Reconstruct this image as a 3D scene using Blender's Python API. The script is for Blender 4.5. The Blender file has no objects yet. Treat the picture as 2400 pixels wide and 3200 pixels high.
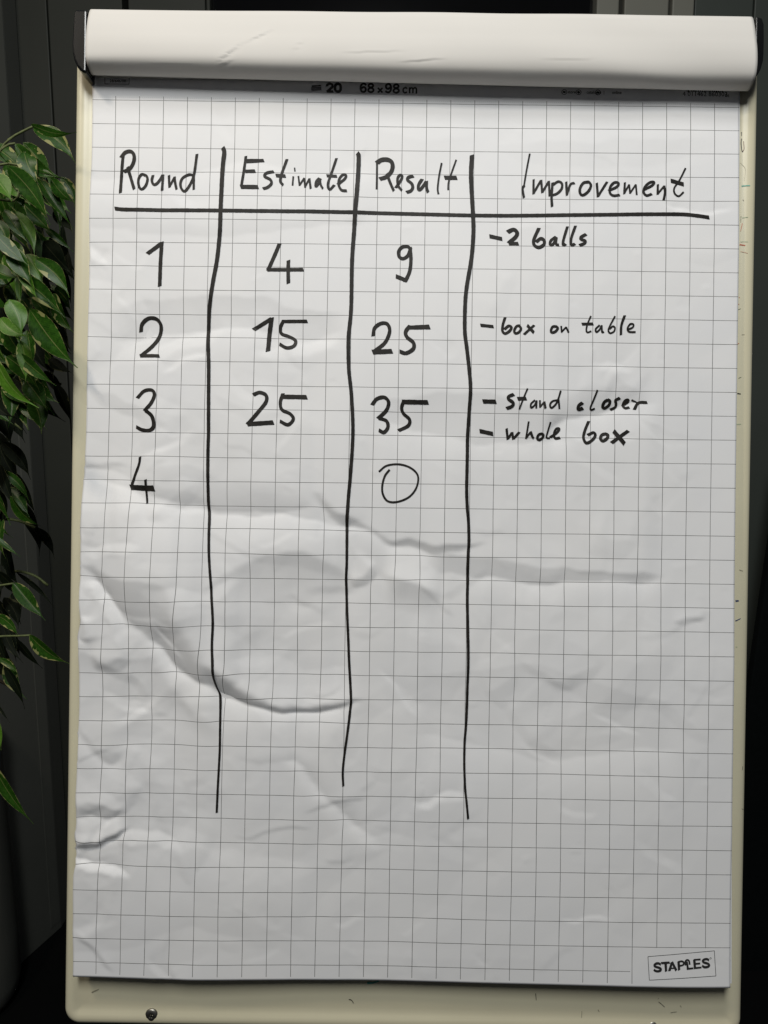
import bpy, math, random
import numpy as np
from mathutils import Matrix, Vector
R = math.radians
scene = bpy.context.scene

# ---------------------------------------------------------------- camera
def camera_basis(p, yw, r):
    cp, sp, cy, sy, cr, sr = math.cos(p), math.sin(p), math.cos(yw), math.sin(yw), math.cos(r), math.sin(r)
    Rx = Matrix(((1,0,0),(0,cp,-sp),(0,sp,cp))); Rz = Matrix(((cy,-sy,0),(sy,cy,0),(0,0,1)))
    Ry = Matrix(((cr,0,sr),(0,1,0),(-sr,0,cr)))
    B = Rz @ Rx @ Ry                      # columns: right, forward, up
    return B
CAM_IN_CHART = (-0.006069, 0.001902, -0.015011, -0.025936, -0.807499, 0.04767)
B = camera_basis(*CAM_IN_CHART[:3])
def cam_matrix(B, pos):
    m = Matrix.Identity(4)
    for i in range(3):
        m[i][0] = B[i][0]; m[i][1] = B[i][2]; m[i][2] = -B[i][1]; m[i][3] = pos[i]
    return m
PITCH = R(-8.0)
WB = Matrix(((1,0,0),(0,math.cos(PITCH),-math.sin(PITCH)),(0,math.sin(PITCH),math.cos(PITCH))))
cam_world = cam_matrix(WB, (0.0, 0.0, 1.6))
CHART = cam_world @ cam_matrix(B, CAM_IN_CHART[3:]).inverted()     # the easel leans back by 8 degrees
cd = bpy.data.cameras.new('camera'); cam = bpy.data.objects.new('camera', cd)
scene.collection.objects.link(cam); cam.matrix_world = cam_world
cd.sensor_fit = 'VERTICAL'; cd.sensor_height = 36.0; cd.sensor_width = 27.0; cd.lens = 27.0
cd.clip_start = 0.02; cd.clip_end = 60.0
scene.camera = cam

# ---------------------------------------------------------------- world and lamps
world = bpy.data.worlds.new('World'); scene.world = world; world.use_nodes = True
bg = world.node_tree.nodes['Background']
bg.inputs[0].default_value = (0.80, 0.86, 1.0, 1); bg.inputs[1].default_value = 0.042
def lamp(name, loc, target, size, power, color, size_y=None):
    l = bpy.data.lights.new(name, 'AREA'); l.energy = power; l.color = color
    l.shape = 'RECTANGLE'; l.size = size; l.size_y = size_y or size
    o = bpy.data.objects.new(name, l); scene.collection.objects.link(o); o.location = loc
    d = Vector(target) - Vector(loc); o.rotation_euler = d.to_track_quat('-Z', 'Y').to_euler()
    return o
lamp('ceiling_light', (-1.05, 0.0, 2.90), (-0.1, 0.9, 1.6), 0.20, 8.6, (1.0, 0.875, 0.72))
lamp('ceiling_light', (-0.1, -1.0, 3.40), (0.1, 0.9, 1.1), 0.35, 42.0, (0.99, 1.0, 0.975), 0.9)
lamp('ceiling_light', (0.10, 0.10, 3.20), (0.1, 0.8, 1.4), 0.30, 7.6, (1.0, 0.985, 0.965))
scene.view_settings.view_transform = 'Standard'; scene.view_settings.look = 'None'
scene.view_settings.exposure = -0.06; scene.view_settings.gamma = 1.0
scene.render.resolution_x = 768; scene.render.resolution_y = 1024

# ---------------------------------------------------------------- helpers
C = scene.collection
def tag(o, label=None, cat=None, group=None, kind=None):
    if label: o['label'] = label
    if cat: o['category'] = cat
    if group: o['group'] = group
    if kind: o['kind'] = kind
    return o
def root(name, label, cat, matrix=None):
    o = bpy.data.objects.new(name, None); C.objects.link(o); o.empty_display_size = 0.1
    if matrix is not None: o.matrix_world = matrix
    return tag(o, label, cat)
def mesh_obj(name, verts, faces, mat, parent=None, smooth=False, uvs=None):
    me = bpy.data.meshes.new(name); me.from_pydata([tuple(v) for v in verts], [], faces)
    if uvs is not None:
        uvl = me.uv_layers.new(name='UVMap')
        li = np.zeros(len(me.loops), dtype=np.int32); me.loops.foreach_get('vertex_index', li)
        uvl.data.foreach_set('uv', np.asarray(uvs, dtype=np.float32)[li].ravel())
    if smooth: me.polygons.foreach_set('use_smooth', [True]*len(me.polygons))
    me.materials.append(mat); me.update()
    o = bpy.data.objects.new(name, me); C.objects.link(o)
    if parent: o.parent = parent
    return o
def box(x0, x1, y0, y1, z0, z1):
    v = [(x,y,z) for x in (x0,x1) for y in (y0,y1) for z in (z0,z1)]
    f = [(0,1,3,2),(4,6,7,5),(0,4,5,1),(2,3,7,6),(0,2,6,4),(1,5,7,3)]
    return v, f
def bevel(o, w, seg=2):
    m = o.modifiers.new('bevel', 'BEVEL'); m.width = w; m.segments = seg; m.limit_method = 'ANGLE'; m.angle_limit = R(30)
    return o
def solid(o, t, off=-1):
    m = o.modifiers.new('thickness', 'SOLIDIFY'); m.thickness = t; m.offset = off
    return o
def tube(path, rad, n=8):
    V, F = [], []
    P = [Vector(p) for p in path]
    for i, p in enumerate(P):
        t = (P[min(i+1, len(P)-1)] - P[max(i-1, 0)]).normalized()
        a = t.orthogonal().normalized(); b = t.cross(a); r = rad[i] if isinstance(rad, (list, tuple)) else rad
        for k in range(n):
            an = 2*math.pi*k/n; V.append(p + a*math.cos(an)*r + b*math.sin(an)*r)
    for i in range(len(P)-1):
        for k in range(n):
            F.append((i*n+k, i*n+(k+1)%n, (i+1)*n+(k+1)%n, (i+1)*n+k))
    F.append(tuple(range(n-1, -1, -1))); F.append(tuple((len(P)-1)*n+k for k in range(n)))
    return V, F
def catmull(p, step):
    p = np.asarray(p, float)
    if len(p) < 3:
        n = max(2, int(np.linalg.norm(p[-1]-p[0])/step)+1)
        t = np.linspace(0, 1, n)[:, None]; return p[0]*(1-t)+p[-1]*t
    q = np.vstack([2*p[0]-p[1], p, 2*p[-1]-p[-2]]); out = []
    for i in range(1, len(q)-2):
        n = max(2, int(np.linalg.norm(q[i+1]-q[i])/step)+1)
        for k in range(n):
            t = k/n
            out.append(0.5*((2*q[i])+(-q[i-1]+q[i+1])*t+(2*q[i-1]-5*q[i]+4*q[i+1]-q[i+2])*t*t+(-q[i-1]+3*q[i]-3*q[i+1]+q[i+2])*t**3))
    out.append(q[-2]); return np.array(out)

# ---------------------------------------------------------------- materials
class NT:
    def __init__(s, name):
        s.m = bpy.data.materials.new(name); s.m.use_nodes = True; s.t = s.m.node_tree; s.b = s.t.nodes['Principled BSDF']
    def n(s, typ, **kw):
        nd = s.t.nodes.new(typ)
        for k, v in kw.items(): setattr(nd, k, v)
        return nd
    def l(s, a, b): s.t.links.new(a, b)
    def math(s, op, a, b=None, c=None, clamp=False):
        nd = s.n('ShaderNodeMath', operation=op); nd.use_clamp = clamp
        for i, v in enumerate((a, b, c)):
            if v is None: continue
            if isinstance(v, (int, float)): nd.inputs[i].default_value = v
            else: s.l(v, nd.inputs[i])
        return nd.outputs[0]
    def mix(s, f, a, b):
        nd = s.n('ShaderNodeMix', data_type='RGBA')
        if isinstance(f, (int, float)): nd.inputs[0].default_value = f
        else: s.l(f, nd.inputs[0])
        for i, v in ((6, a), (7, b)):
            if isinstance(v, tuple): nd.inputs[i].default_value = (*v[:3], 1)
            else: s.l(v, nd.inputs[i])
        return nd.outputs[2]
    def noise(s, scale, detail=4, rough=0.55, coord='Object', vec=None, stretch=None):
        nd = s.n('ShaderNodeTexNoise'); nd.inputs['Scale'].default_value = scale
        nd.inputs['Detail'].default_value = detail; nd.inputs['Roughness'].default_value = rough
        if vec is None:
            vec = s.n('ShaderNodeTexCoord').outputs[coord]
        if stretch:
            mp = s.n('ShaderNodeMapping'); mp.inputs['Scale'].default_value = stretch; s.l(vec, mp.inputs[0]); vec = mp.outputs[0]
        s.l(vec, nd.inputs['Vector']); return nd.outputs[0]
    def ramp(s, f, a, b):
        nd = s.n('ShaderNodeMapRange'); nd.inputs[1].default_value = a; nd.inputs[2].default_value = b; s.l(f, nd.inputs[0]); return nd.outputs[0]
    def bump(s, h, strength, dist):
        nd = s.n('ShaderNodeBump'); nd.inputs['Strength'].default_value = strength; nd.inputs['Distance'].default_value = dist
        s.l(h, nd.inputs['Height']); s.l(nd.outputs[0], s.b.inputs['Normal'])
    def set(s, rough=None, spec=None, metal=None, color=None, coat=None):
        i = s.b.inputs
        if rough is not None: i['Roughness'].default_value = rough
        if spec is not None: i['Specular IOR Level'].default_value = spec
        if metal is not None: i['Metallic'].default_value = metal
        if coat is not None: i['Coat Weight'].default_value = coat
        if color is not None:
            if isinstance(color, tuple): i['Base Color'].default_value = (*color, 1)
            else: s.l(color, i['Base Color'])
        return s.m
def simple(name, col, rough=0.5, spec=0.5, metal=0.0, var=0.12, scale=30, bump=0.0, bdist=0.001):
    t = NT(name); nz = t.noise(scale, 5)
    c = t.mix(t.ramp(nz, 0.3, 0.7), tuple(v*(1-var) for v in col), tuple(min(1, v*(1+var)) for v in col))
    if bump: t.bump(nz, bump, bdist)
    return t.set(rough, spec, metal, c)

def paper_material(grid):
    t = NT('squared_paper' if grid else 'plain_paper')
    uvn = t.n('ShaderNodeUVMap'); sp = t.n('ShaderNodeSeparateXYZ'); t.l(uvn.outputs[0], sp.inputs[0])
    mott = t.noise(9, 6, 0.6); fine = t.noise(900, 3, 0.6)
    base = t.mix(t.ramp(mott, 0.3, 0.7), (0.775, 0.782, 0.80), (0.81, 0.81, 0.815))
    if grid:
        u = t.math('MULTIPLY', sp.outputs[0], 100.0); v = t.math('MULTIPLY', sp.outputs[1], 100.0)
        v = t.math('SUBTRACT', v, 10.0)          # v = 0 on the first line
        def lines(x, off):
            a = t.math('DIVIDE', t.math('SUBTRACT', x, off), 2.5)
            a = t.math('FRACT', t.math('ADD', a, 0.5)); a = t.math('ABSOLUTE', t.math('SUBTRACT', a, 0.5))
            return t.math('LESS_THAN', t.math('MULTIPLY', a, 2.5), 0.031)
        def gt(x, k): return t.math('GREATER_THAN', x, k)
        def lt(x, k): return t.math('LESS_THAN', x, k)
        mul = lambda *a: a[0] if len(a) == 1 else t.math('MULTIPLY', a[0], mul(*a[1:]))
        vl = mul(lines(u, 2.43), gt(v, -0.40), lt(v, 91.22), gt(u, 1.0), lt(u, 66.2))
        vl = mul(vl, t.math('SUBTRACT', 1.0, mul(gt(u, 57.6), gt(v, 87.55))))
        hl = mul(lines(v, 0.0), gt(v, -0.2), lt(v, 90.5))
        hl = mul(hl, t.math('SUBTRACT', 1.0, mul(gt(u, 57.25), gt(v, 88.5))))
        line = t.math('MAXIMUM', vl, hl)
        ink = t.mix(t.ramp(t.noise(60, 3), 0.35, 0.65), (0.15, 0.15, 0.15), (0.27, 0.27, 0.27))
        # fine dotted perforation just above the squares
        pf = t.math('FRACT', t.math('MULTIPLY', u, 5.0))
        pf = mul(lt(pf, 0.5), gt(v, -0.30), lt(v, -0.255))
        base = t.mix(t.math('MULTIPLY', pf, 0.35), base, (0.3, 0.3, 0.3))
        base = t.mix(line, base, ink)
    t.bump(fine, 0.10, 0.0004)
    return t.set(0.62, 0.30, 0, base)
M = {}
M['grid'] = paper_material(True)
M['paper'] = paper_material(False)
M['back'] = simple('paper_back', (0.63, 0.612, 0.580), 0.65, 0.25, var=0.02, scale=6)
M['ink'] = simple('marker_ink', (0.0135, 0.0118, 0.0098), 0.55, 0.22, var=0.55, scale=70)
M['print'] = simple('printed_black', (0.028, 0.027, 0.027), 0.5, 0.3)
M['printgrey'] = simple('printed_grey', (0.12, 0.12, 0.125), 0.6, 0.3)
M['cream'] = simple('cream_enamel', (0.655, 0.615, 0.450), 0.33, 0.45, var=0.035, scale=7)
M['black'] = simple('black_plastic', (0.006, 0.0065, 0.007), 0.22, 0.35, var=0.3, scale=14)
M['steel'] = simple('screw_steel', (0.30, 0.29, 0.26), 0.42, 0.5, 1.0, var=0.25, scale=300, bump=0.2, bdist=0.0005)
M['leg'] = simple('dark_leg_metal', (0.01, 0.01, 0.01), 0.4, 0.5)
for k, c in dict(teal=(0.16, 0.42, 0.34), grey=(0.30, 0.28, 0.20), pale=(0.47, 0.52, 0.36), green=(0.06, 0.10, 0.05), red=(0.50, 0.13, 0.07),
                 pink=(0.58, 0.38, 0.27), blue=(0.02, 0.04, 0.13), brown=(0.14, 0.06, 0.04)).items():
    M['st_'+k] = simple('stain_'+k, c, 0.5, 0.3, var=0.2, scale=400)
M['st_black'] = simple('stain_black', (0.02, 0.02, 0.018), 0.5, 0.3, var=0.3, scale=400)
M['panel'] = simple('dark_panel', (0.033, 0.036, 0.030), 0.55, 0.25, var=0.06, scale=4)
M['panel2'] = simple('slate_panel', (0.060, 0.070, 0.062), 0.5, 0.3, var=0.06, scale=4)
M['frame'] = simple('frame_grey', (0.20, 0.20, 0.17), 0.5, 0.3, var=0.04, scale=4)
M['cabinet'] = simple('cabinet_grey', (0.110, 0.115, 0.102), 0.5, 0.3, var=0.06, scale=3)
M['seam'] = simple('seam_black', (0.006, 0.006, 0.006), 0.6, 0.2)
M['glass'] = simple('night_glass', (0.003, 0.003, 0.003), 0.08, 0.5, var=0.1)
M['carpet'] = simple('black_carpet', (0.0045, 0.005, 0.005), 0.95, 0.1, var=0.4, scale=600, bump=0.4, bdist=0.003)
M['screen'] = simple('black_board', (0.0035, 0.005, 0.005), 0.9, 0.1, var=0.2, scale=60)
M['stem'] = simple('green_stem', (0.10, 0.12, 0.045), 0.6, 0.3, var=0.3, scale=200)
M['trunk'] = simple('brown_trunk', (0.10, 0.075, 0.05), 0.8, 0.2, var=0.35, scale=60, bump=0.5, bdist=0.003)
M['pot'] = simple('pot_clay', (0.10, 0.10, 0.10), 0.6, 0.3)
M['soil'] = simple('soil', (0.03, 0.02, 0.015), 0.95, 0.1, var=0.4, scale=200, bump=0.8, bdist=0.005)

def leaf_material(name, g0, g1, cream, cut, rough=0.36, spec=0.26):
    t = NT(name)
    uvn = t.n('ShaderNodeUVMap'); sp = t.n('ShaderNodeSeparateXYZ'); t.l(uvn.outputs[0], sp.inputs[0])
    oi = t.n('ShaderNodeObjectInfo')
    cb = t.n('ShaderNodeCombineXYZ'); t.l(sp.outputs[0], cb.inputs[0]); t.l(sp.outputs[1], cb.inputs[1])
    t.l(t.math('MULTIPLY', oi.outputs['Random'], 37.0), cb.inputs[2])
    au = t.math('ABSOLUTE', t.math('SUBTRACT', sp.outputs[0], 0.5)); au = t.math('MULTIPLY', au, 2.0)
    mp = t.n('ShaderNodeMapping'); mp.inputs['Scale'].default_value = (1.2, 3.0, 1.0); t.l(cb.outputs[0], mp.inputs[0])
    n1 = t.noise(1.3, 2, 0.5, vec=mp.outputs[0]); n2 = t.noise(7, 3, 0.6, vec=mp.outputs[0])
    # cream margin, ragged on the inside, of varying width
    e = t.math('ADD', au, t.math('MULTIPLY', t.math('SUBTRACT', n1, 0.5), 3.0)); e = t.math('ADD', e, t.math('MULTIPLY', t.math('SUBTRACT', n2, 0.5), 0.35))
    e = t.math('ADD', e, t.math('MULTIPLY', t.math('SUBTRACT', oi.outputs['Random'], 0.5), 0.35))
    marg = t.math('GREATER_THAN', e, cut); edge = t.math('GREATER_THAN', t.math('ADD', au, t.math('MULTIPLY', n2, 0.16)), 1.06)
    marg = t.math('MAXIMUM', marg, edge)
    g = t.mix(t.ramp(n2, 0.35, 0.65), g0, g1)
    # side veins
    vv = t.math('SUBTRACT', t.math('MULTIPLY', sp.outputs[1], 24.0), t.math('MULTIPLY', au, 5.0))
    vv = t.math('ABSOLUTE', t.math('SUBTRACT', t.math('FRACT', vv), 0.5)); vv = t.math('LESS_THAN', vv, 0.10)
    g = t.mix(t.math('MULTIPLY', vv, 0.22), g, tuple(x*2.0 for x in g1))
    rib = t.math('LESS_THAN', au, 0.035)
    col = t.mix(marg, g, cream); col = t.mix(rib, col, tuple(0.5*a+0.35*b for a, b in zip(cream, g1)))
    t.set(rough, spec, 0, col)
    tr = t.n('ShaderNodeBsdfTranslucent'); t.l(col, tr.inputs[0])
    ms = t.n('ShaderNodeMixShader'); ms.inputs[0].default_value = 0.30
    out = t.t.nodes['Material Output']; t.l(t.b.outputs[0], ms.inputs[1]); t.l(tr.outputs[0], ms.inputs[2]); t.l(ms.outputs[0], out.inputs[0])
    t.bump(t.math('SUBTRACT', 1.0, au), 0.3, 0.002)
    return t.m
LEAFM = [leaf_material('leaf_shaded', (0.004, 0.007, 0.003), (0.006, 0.011, 0.004), (0.06, 0.065, 0.03), 1.2, 0.6, 0.12),  # shade on the rear and lower leaves, painted in as near-black colours
         leaf_material('leaf_green', (0.013, 0.050, 0.004), (0.030, 0.096, 0.008), (0.32, 0.32, 0.12), 1.12),
         leaf_material('leaf_lit', (0.050, 0.140, 0.008), (0.085, 0.200, 0.018), (0.36, 0.42, 0.15), 1.15)]  # lamplight on the front leaves, painted in as a lighter green

# ---------------------------------------------------------------- the room behind
def struct(name, v, f, m): return tag(mesh_obj(name, v, f, m), kind='structure')
struct('floor', *box(-6, 6, -4, 7, -0.02, 0), M['carpet'])
wall = struct('wall', *box(-5, 5, 2.32, 2.45, 0, 3.4), M['seam'])
def wall_panel(x0, x1, m, y=2.25, z0=0.04, z1=3.4, name='wall_panel'):
    return bevel(mesh_obj(name, *box(x0, x1, y, 2.318, z0, z1), m, wall), 0.003)
xs = [-2.1, -1.5, -0.913, -0.708]
for a, b in zip(xs[:-1], xs[1:]): wall_panel(a+0.0015, b-0.0015, M['panel'])
wall_panel(-0.693, -0.484, M['panel'])
wall_panel(1.004, 1.6, M['panel2']); wall_panel(1.603, 2.4, M['panel2']); wall_panel(0.842, 1.000, M['panel2'])
wall_panel(0.795, 0.8405, M['panel2'], y=2.262)
# window: black night glass between grey frame profiles
win = root('window', 'black night window in a grey frame on the wall behind the flipchart', 'window', Matrix.Translation((0, 2.25, 0)))
mesh_obj('glass', *box(-0.470, 0.572, 0.03, 0.045, 0.7, 3.4), M['glass'], win)
def fr(x0, x1, y0, m='frame'): bevel(mesh_obj('window_frame', *box(x0, x1, y0, 0.065, 0.7, 3.4), M[m], win), 0.004)
fr(-0.482, -0.471, 0.0, 'panel'); fr(0.574, 0.634, -0.01); fr(0.650, 0.770, -0.004); fr(0.777, 0.836, -0.012)
bevel(mesh_obj('window_sill', *box(-0.482, 0.836, -0.04, 0.066, 0.66, 0.698), M['frame'], win), 0.004)
# grey cabinet with the bottom corner in view at the left
cabv = [(-1.9,2.02,0),(-1.052,2.0,0),(-0.995,2.167,0),(-0.995,2.247,0),(-1.9,2.247,0)]
n = len(cabv); v = [(x,y,0.0) for x,y,_ in cabv]+[(x,y,3.0) for x,y,_ in cabv]
f = [tuple(range(n-1,-1,-1)), tuple(range(n,2*n))]+[(i,(i+1)%n,(i+1)%n+n,i+n) for i in range(n)]
cab = root('cabinet', 'tall grey cabinet corner standing behind the plant on the left', 'cabinet')
bevel(mesh_obj('body', v, f, M['cabinet'], cab), 0.004)
p0, p1 = Vector((-1.052,2.0,0)), Vector((-0.995,2.167,0)); nrm = Vector((p1.y-p0.y, -(p1.x-p0.x), 0)).normalized()
for t0, t1, th in ((0.76, 1.0, 0.0025),):
    a, b = p0.lerp(p1, t0), p0.lerp(p1, t1-0.03)
    vv = [a, b, b+nrm*th, a+nrm*th]; vv = [Vector((q.x,q.y,0.03)) for q in vv]+[Vector((q.x,q.y,2.98)) for q in vv]
    mesh_obj('edge_trim', vv, [(3,2,1,0),(4,5,6,7),(0,1,5,4),(1,2,6,5),(2,3,7,6),(3,0,4,7)], M['cabinet'], cab)
# rounded grey pillar at the lower left corner
def lathe(prof, n=40):
    V, F = [], []
    for r, z in prof:
        for k in range(n):
            a = 2*math.pi*k/n; V.append((r*math.cos(a), r*math.sin(a), z))
    for i in range(len(prof)-1):
        for k in range(n): F.append((i*n+k, i*n+(k+1)%n, (i+1)*n+(k+1)%n, (i+1)*n+k))
    F.append(tuple(range(n-1,-1,-1))); F.append(tuple((len(prof)-1)*n+k for k in range(n)))
    return V, F
pil = mesh_obj('bin', *lathe([(0.105,0.002),(0.128,0.012),(0.142,0.035),(0.149,0.07),(0.149,0.2),(0.140,0.72),(0.143,0.735),(0.143,0.75),(0.136,0.752),(0.132,0.70),(0.125,0.06)]), M['cabinet'], None, True)
pil.location = (-1.135, 1.86, 0); tag(pil, 'tall rounded grey bin on the dark floor at the lower left corner', 'bin')
# black board leaning at the right
sc_ = mesh_obj('leaning_board', *box(0.0, 0.62, -0.015, 0.015, 0.0, 1.52), M['screen'])
sc_.matrix_world = Matrix.Translation((0.925, 2.0, 0.001)) @ Matrix.Rotation(R(4.3), 4, 'Y'); bevel(sc_, 0.004)
tag(sc_, 'black upright board with a slanting edge at the lower right behind the flipchart', 'board')

# ---------------------------------------------------------------- flipchart easel
easel = root('flipchart_easel', 'cream flipchart board with black clamp ends holding the squared pad', 'flipchart', CHART)
HW, ZT, ZB = 0.357, 0.548, -0.502
def rrect(inset, r, n=8):
    pts = []; x1, z1, z0 = HW-inset, ZT-inset, ZB+inset; rr = max(r-inset, 0.002)
    for cx, cz, a0 in ((x1-rr, z1-rr, 0), (-x1+rr, z1-rr, 90), (-x1+rr, z0+rr, 180), (x1-rr, z0+rr, 270)):
        for k in range(n+1):
            a = R(a0+90*k/n); pts.append((cx+rr*math.cos(a), cz+rr*math.sin(a)))
    return pts
prof = [(0.004, 0.014), (0.0005, 0.010), (0.0, 0.004), (0.0006, 0.0005), (0.0022, -0.0022), (0.0048, -0.0034), (0.008, -0.0037), (0.0115, -0.0031), (0.0145, -0.0020), (0.018, -0.0012), (0.022, -0.001), (0.05, -0.001)]
V, F = [], []
N = 36
for ins, y in prof:
    V += [(x, y, z) for x, z in rrect(ins, 0.017)]
for i in range(len(prof)-1):
    for k in range(N): F.append((i*N+k, (i+1)*N+k, (i+1)*N+(k+1)%N, i*N+(k+1)%N))
F.append(tuple(range(N))); F.append(tuple((len(prof)-1)*N+k for k in range(N-1, -1, -1)))
bo = mesh_obj('board', V, F, M['cream'], easel, True)
# clamp bar and its two black ends
def extrude_xz(name, pts, y0, y1, m, w=0.0018):
    k = len(pts)
    v = [(x/100, y0, z/100) for x, z in pts]+[(x/100, y1, z/100) for x, z in pts]
    f = [tuple(range(k)), tuple(range(2*k-1, k-1, -1))]+[(i, i+k, (i+1)%k+k, (i+1)%k) for i in range(k)]
    o = mesh_obj(name, v, f, m, easel)
    bevel(o, w, 3); return o
capL = [(-34.80,54.75),(-34.93,54.4),(-35.0,53.1),(-35.07,51.16),(-35.02,50.35),(-34.86,49.65),(-34.55,49.0),(-34.06,48.52),(-33.58,48.32),(-33.58,54.75)]
capR = [(34.25,54.95),(34.75,54.8),(34.93,54.2),(34.98,52.6),(34.97,51.2),(34.93,50.51),(34.72,49.7),(34.47,49.2),(34.13,48.85),(34.13,54.95)]
def cap(name, pts):
    k = len(pts)
    v = [(x/100, 0.012, z/100) for x, z in pts]+[(x/100, -0.0272, z/100) for x, z in pts]
    f = [tuple(range(k)), tuple(range(2*k-1, k-1, -1))]+[(i, i+k, (i+1)%k+k, (i+1)%k) for i in range(k)]
    o = mesh_obj(name, v, f, M['black'], easel); bm_fix(o)
    m = o.modifiers.new('bevel', 'BEVEL'); m.width = 0.0022; m.segments = 3; m.limit_method = 'ANGLE'; m.angle_limit = R(40)
    return o
def bm_fix(o):
    import bmesh
    bm = bmesh.new(); bm.from_mesh(o.data); bmesh.ops.recalc_face_normals(bm, faces=bm.faces); bm.to_mesh(o.data); bm.free()
bm_fix(bo)
cap('clamp_end', capL); cap('clamp_end', capR)
bar = [(0.006,54.6),(0.020,54.5),(0.0215,52.0),(0.0200,50.2),(0.014,49.75),(0.009,49.5),(0.0065,49.7),(0.006,50.2)]
k = len(bar); v = []
for x in (-0.324, 0.3452): v += [(x, -y, z/100) for y, z in bar]
f = [tuple(range(k)), tuple(range(2*k-1, k-1, -1))]+[(i, i+k, (i+1)%k+k, (i+1)%k) for i in range(k)]
cb = mesh_obj('clamp_bar', v, f, M['black'], easel); bm_fix(cb); bevel(cb, 0.001)
lt = mesh_obj('clamp_latch', *box(0.335, 0.3462, -0.012, -0.004, 0.4868, 0.500), M['black'], easel); bevel(lt, 0.003, 3)
def screw(x, z):
    V, F = [], []
    pr = [(0.0069, 0.0), (0.0070, -0.0008), (0.0066, -0.0016), (0.0054, -0.0023), (0.0036, -0.0027), (0.0023, -0.0028), (0.0016, -0.0018)]
    n = 28
    for r, y in pr:
        V += [(r*math.cos(2*math.pi*j/n), y, r*math.sin(2*math.pi*j/n)) for j in range(n)]
    for i in range(len(pr)-1):
        for j in range(n): F.append((i*n+j, (i+1)*n+j, (i+1)*n+(j+1)%n, i*n+(j+1)%n))
    F.append(tuple((len(pr)-1)*n+j for j in range(n)))
    o = mesh_obj('screw', V, F, M['steel'], easel, True); o.location = (x, -0.0012, z)
    # recessed cross
    for a in (0, 90):
        vv, ff = box(-0.0024, 0.0024, -0.0030, -0.0022, -0.0005, 0.0005)
        s = mesh_obj('screw_recess', vv, ff, M['seam'], o); s.rotation_euler = (0, R(a+12), 0)
        if a: s.location.y = -0.0001
screw(-0.2643, -0.4909); screw(0.2635, -0.4958)
for x in (-0.30, 0.30):
    m_ = mesh_obj('leg', *tube([(x*0.8, 0.03, 0.45), (x, 0.05, -0.5), (x*1.12, 0.07, -1.42)], 0.012), M['leg'], easel, True)
rl = mesh_obj('leg', *tube([(0, 0.03, 0.45), (0, 0.55, -1.36)], 0.012), M['leg'], easel, True)

# ---------------------------------------------------------------- paper surface
Q = [-0.338432, 0.468943, -0.000468, 0.001648, 0.003385, 0.027096, -0.007617, -0.002303]
SV = 0.993; W = 67.5; VT, VB = -6.5, 91.55
STEP = 0.2
us = np.linspace(0, W, int(W/STEP)+1); vs = np.linspace(VT, VB, int((VB-VT)/STEP)+1)
U, VV = np.meshgrid(us, vs)
H = np.zeros_like(U)          # centimetres towards the viewer
_r = np.random.default_rng(5)
def smooth_noise(cell, shape_u=None):
    # value noise with smooth interpolation, cell in cm
    nu, nv = int(W/cell)+4, int((VB-VT)/cell)+4; G = _r.uniform(-1, 1, (nv, nu))
    a = U/cell+0.5; b = (VV-VT)/cell+0.5; i = a.astype(int); j = b.astype(int); fa = a-i; fb = b-j
    fa = fa*fa*(3-2*fa); fb = fb*fb*(3-2*fb)
    return (G[j,i]*(1-fa)+G[j,i+1]*fa)*(1-fb)+(G[j+1,i]*(1-fa)+G[j+1,i+1]*fa)*fb
UW = U+0.55*smooth_noise(6)+0.30*smooth_noise(2.5)
VW = VV+0.60*smooth_noise(5)+0.32*smooth_noise(2.2)+0.10*smooth_noise(0.9)
def facets(cell, ang, stretch, warp):
    # crisp-edged triangular facets of crumpled paper: linear interpolation on a warped triangle lattice
    c_, s_ = math.cos(ang), math.sin(ang)
    X = U+warp*smooth_noise(cell*1.7); Y = VV+warp*smooth_noise(cell*1.6)
    a = (X*c_+Y*s_)/(cell*stretch)+60; b = (-X*s_+Y*c_)/cell+60; a = a+0.5*b
    G = _r.uniform(-1, 1, (400, 400)); i = np.floor(a).astype(int); j = np.floor(b).astype(int); fa = a-i; fb = b-j
    i %= 399; j %= 399
    up = fa+fb < 1
    return np.where(up, G[j,i]*(1-fa-fb)+G[j,i+1]*fa+G[j+1,i]*fb, G[j+1,i+1]*(fa+fb-1)+G[j+1,i]*(1-fa)+G[j,i+1]*(1-fb))
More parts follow.
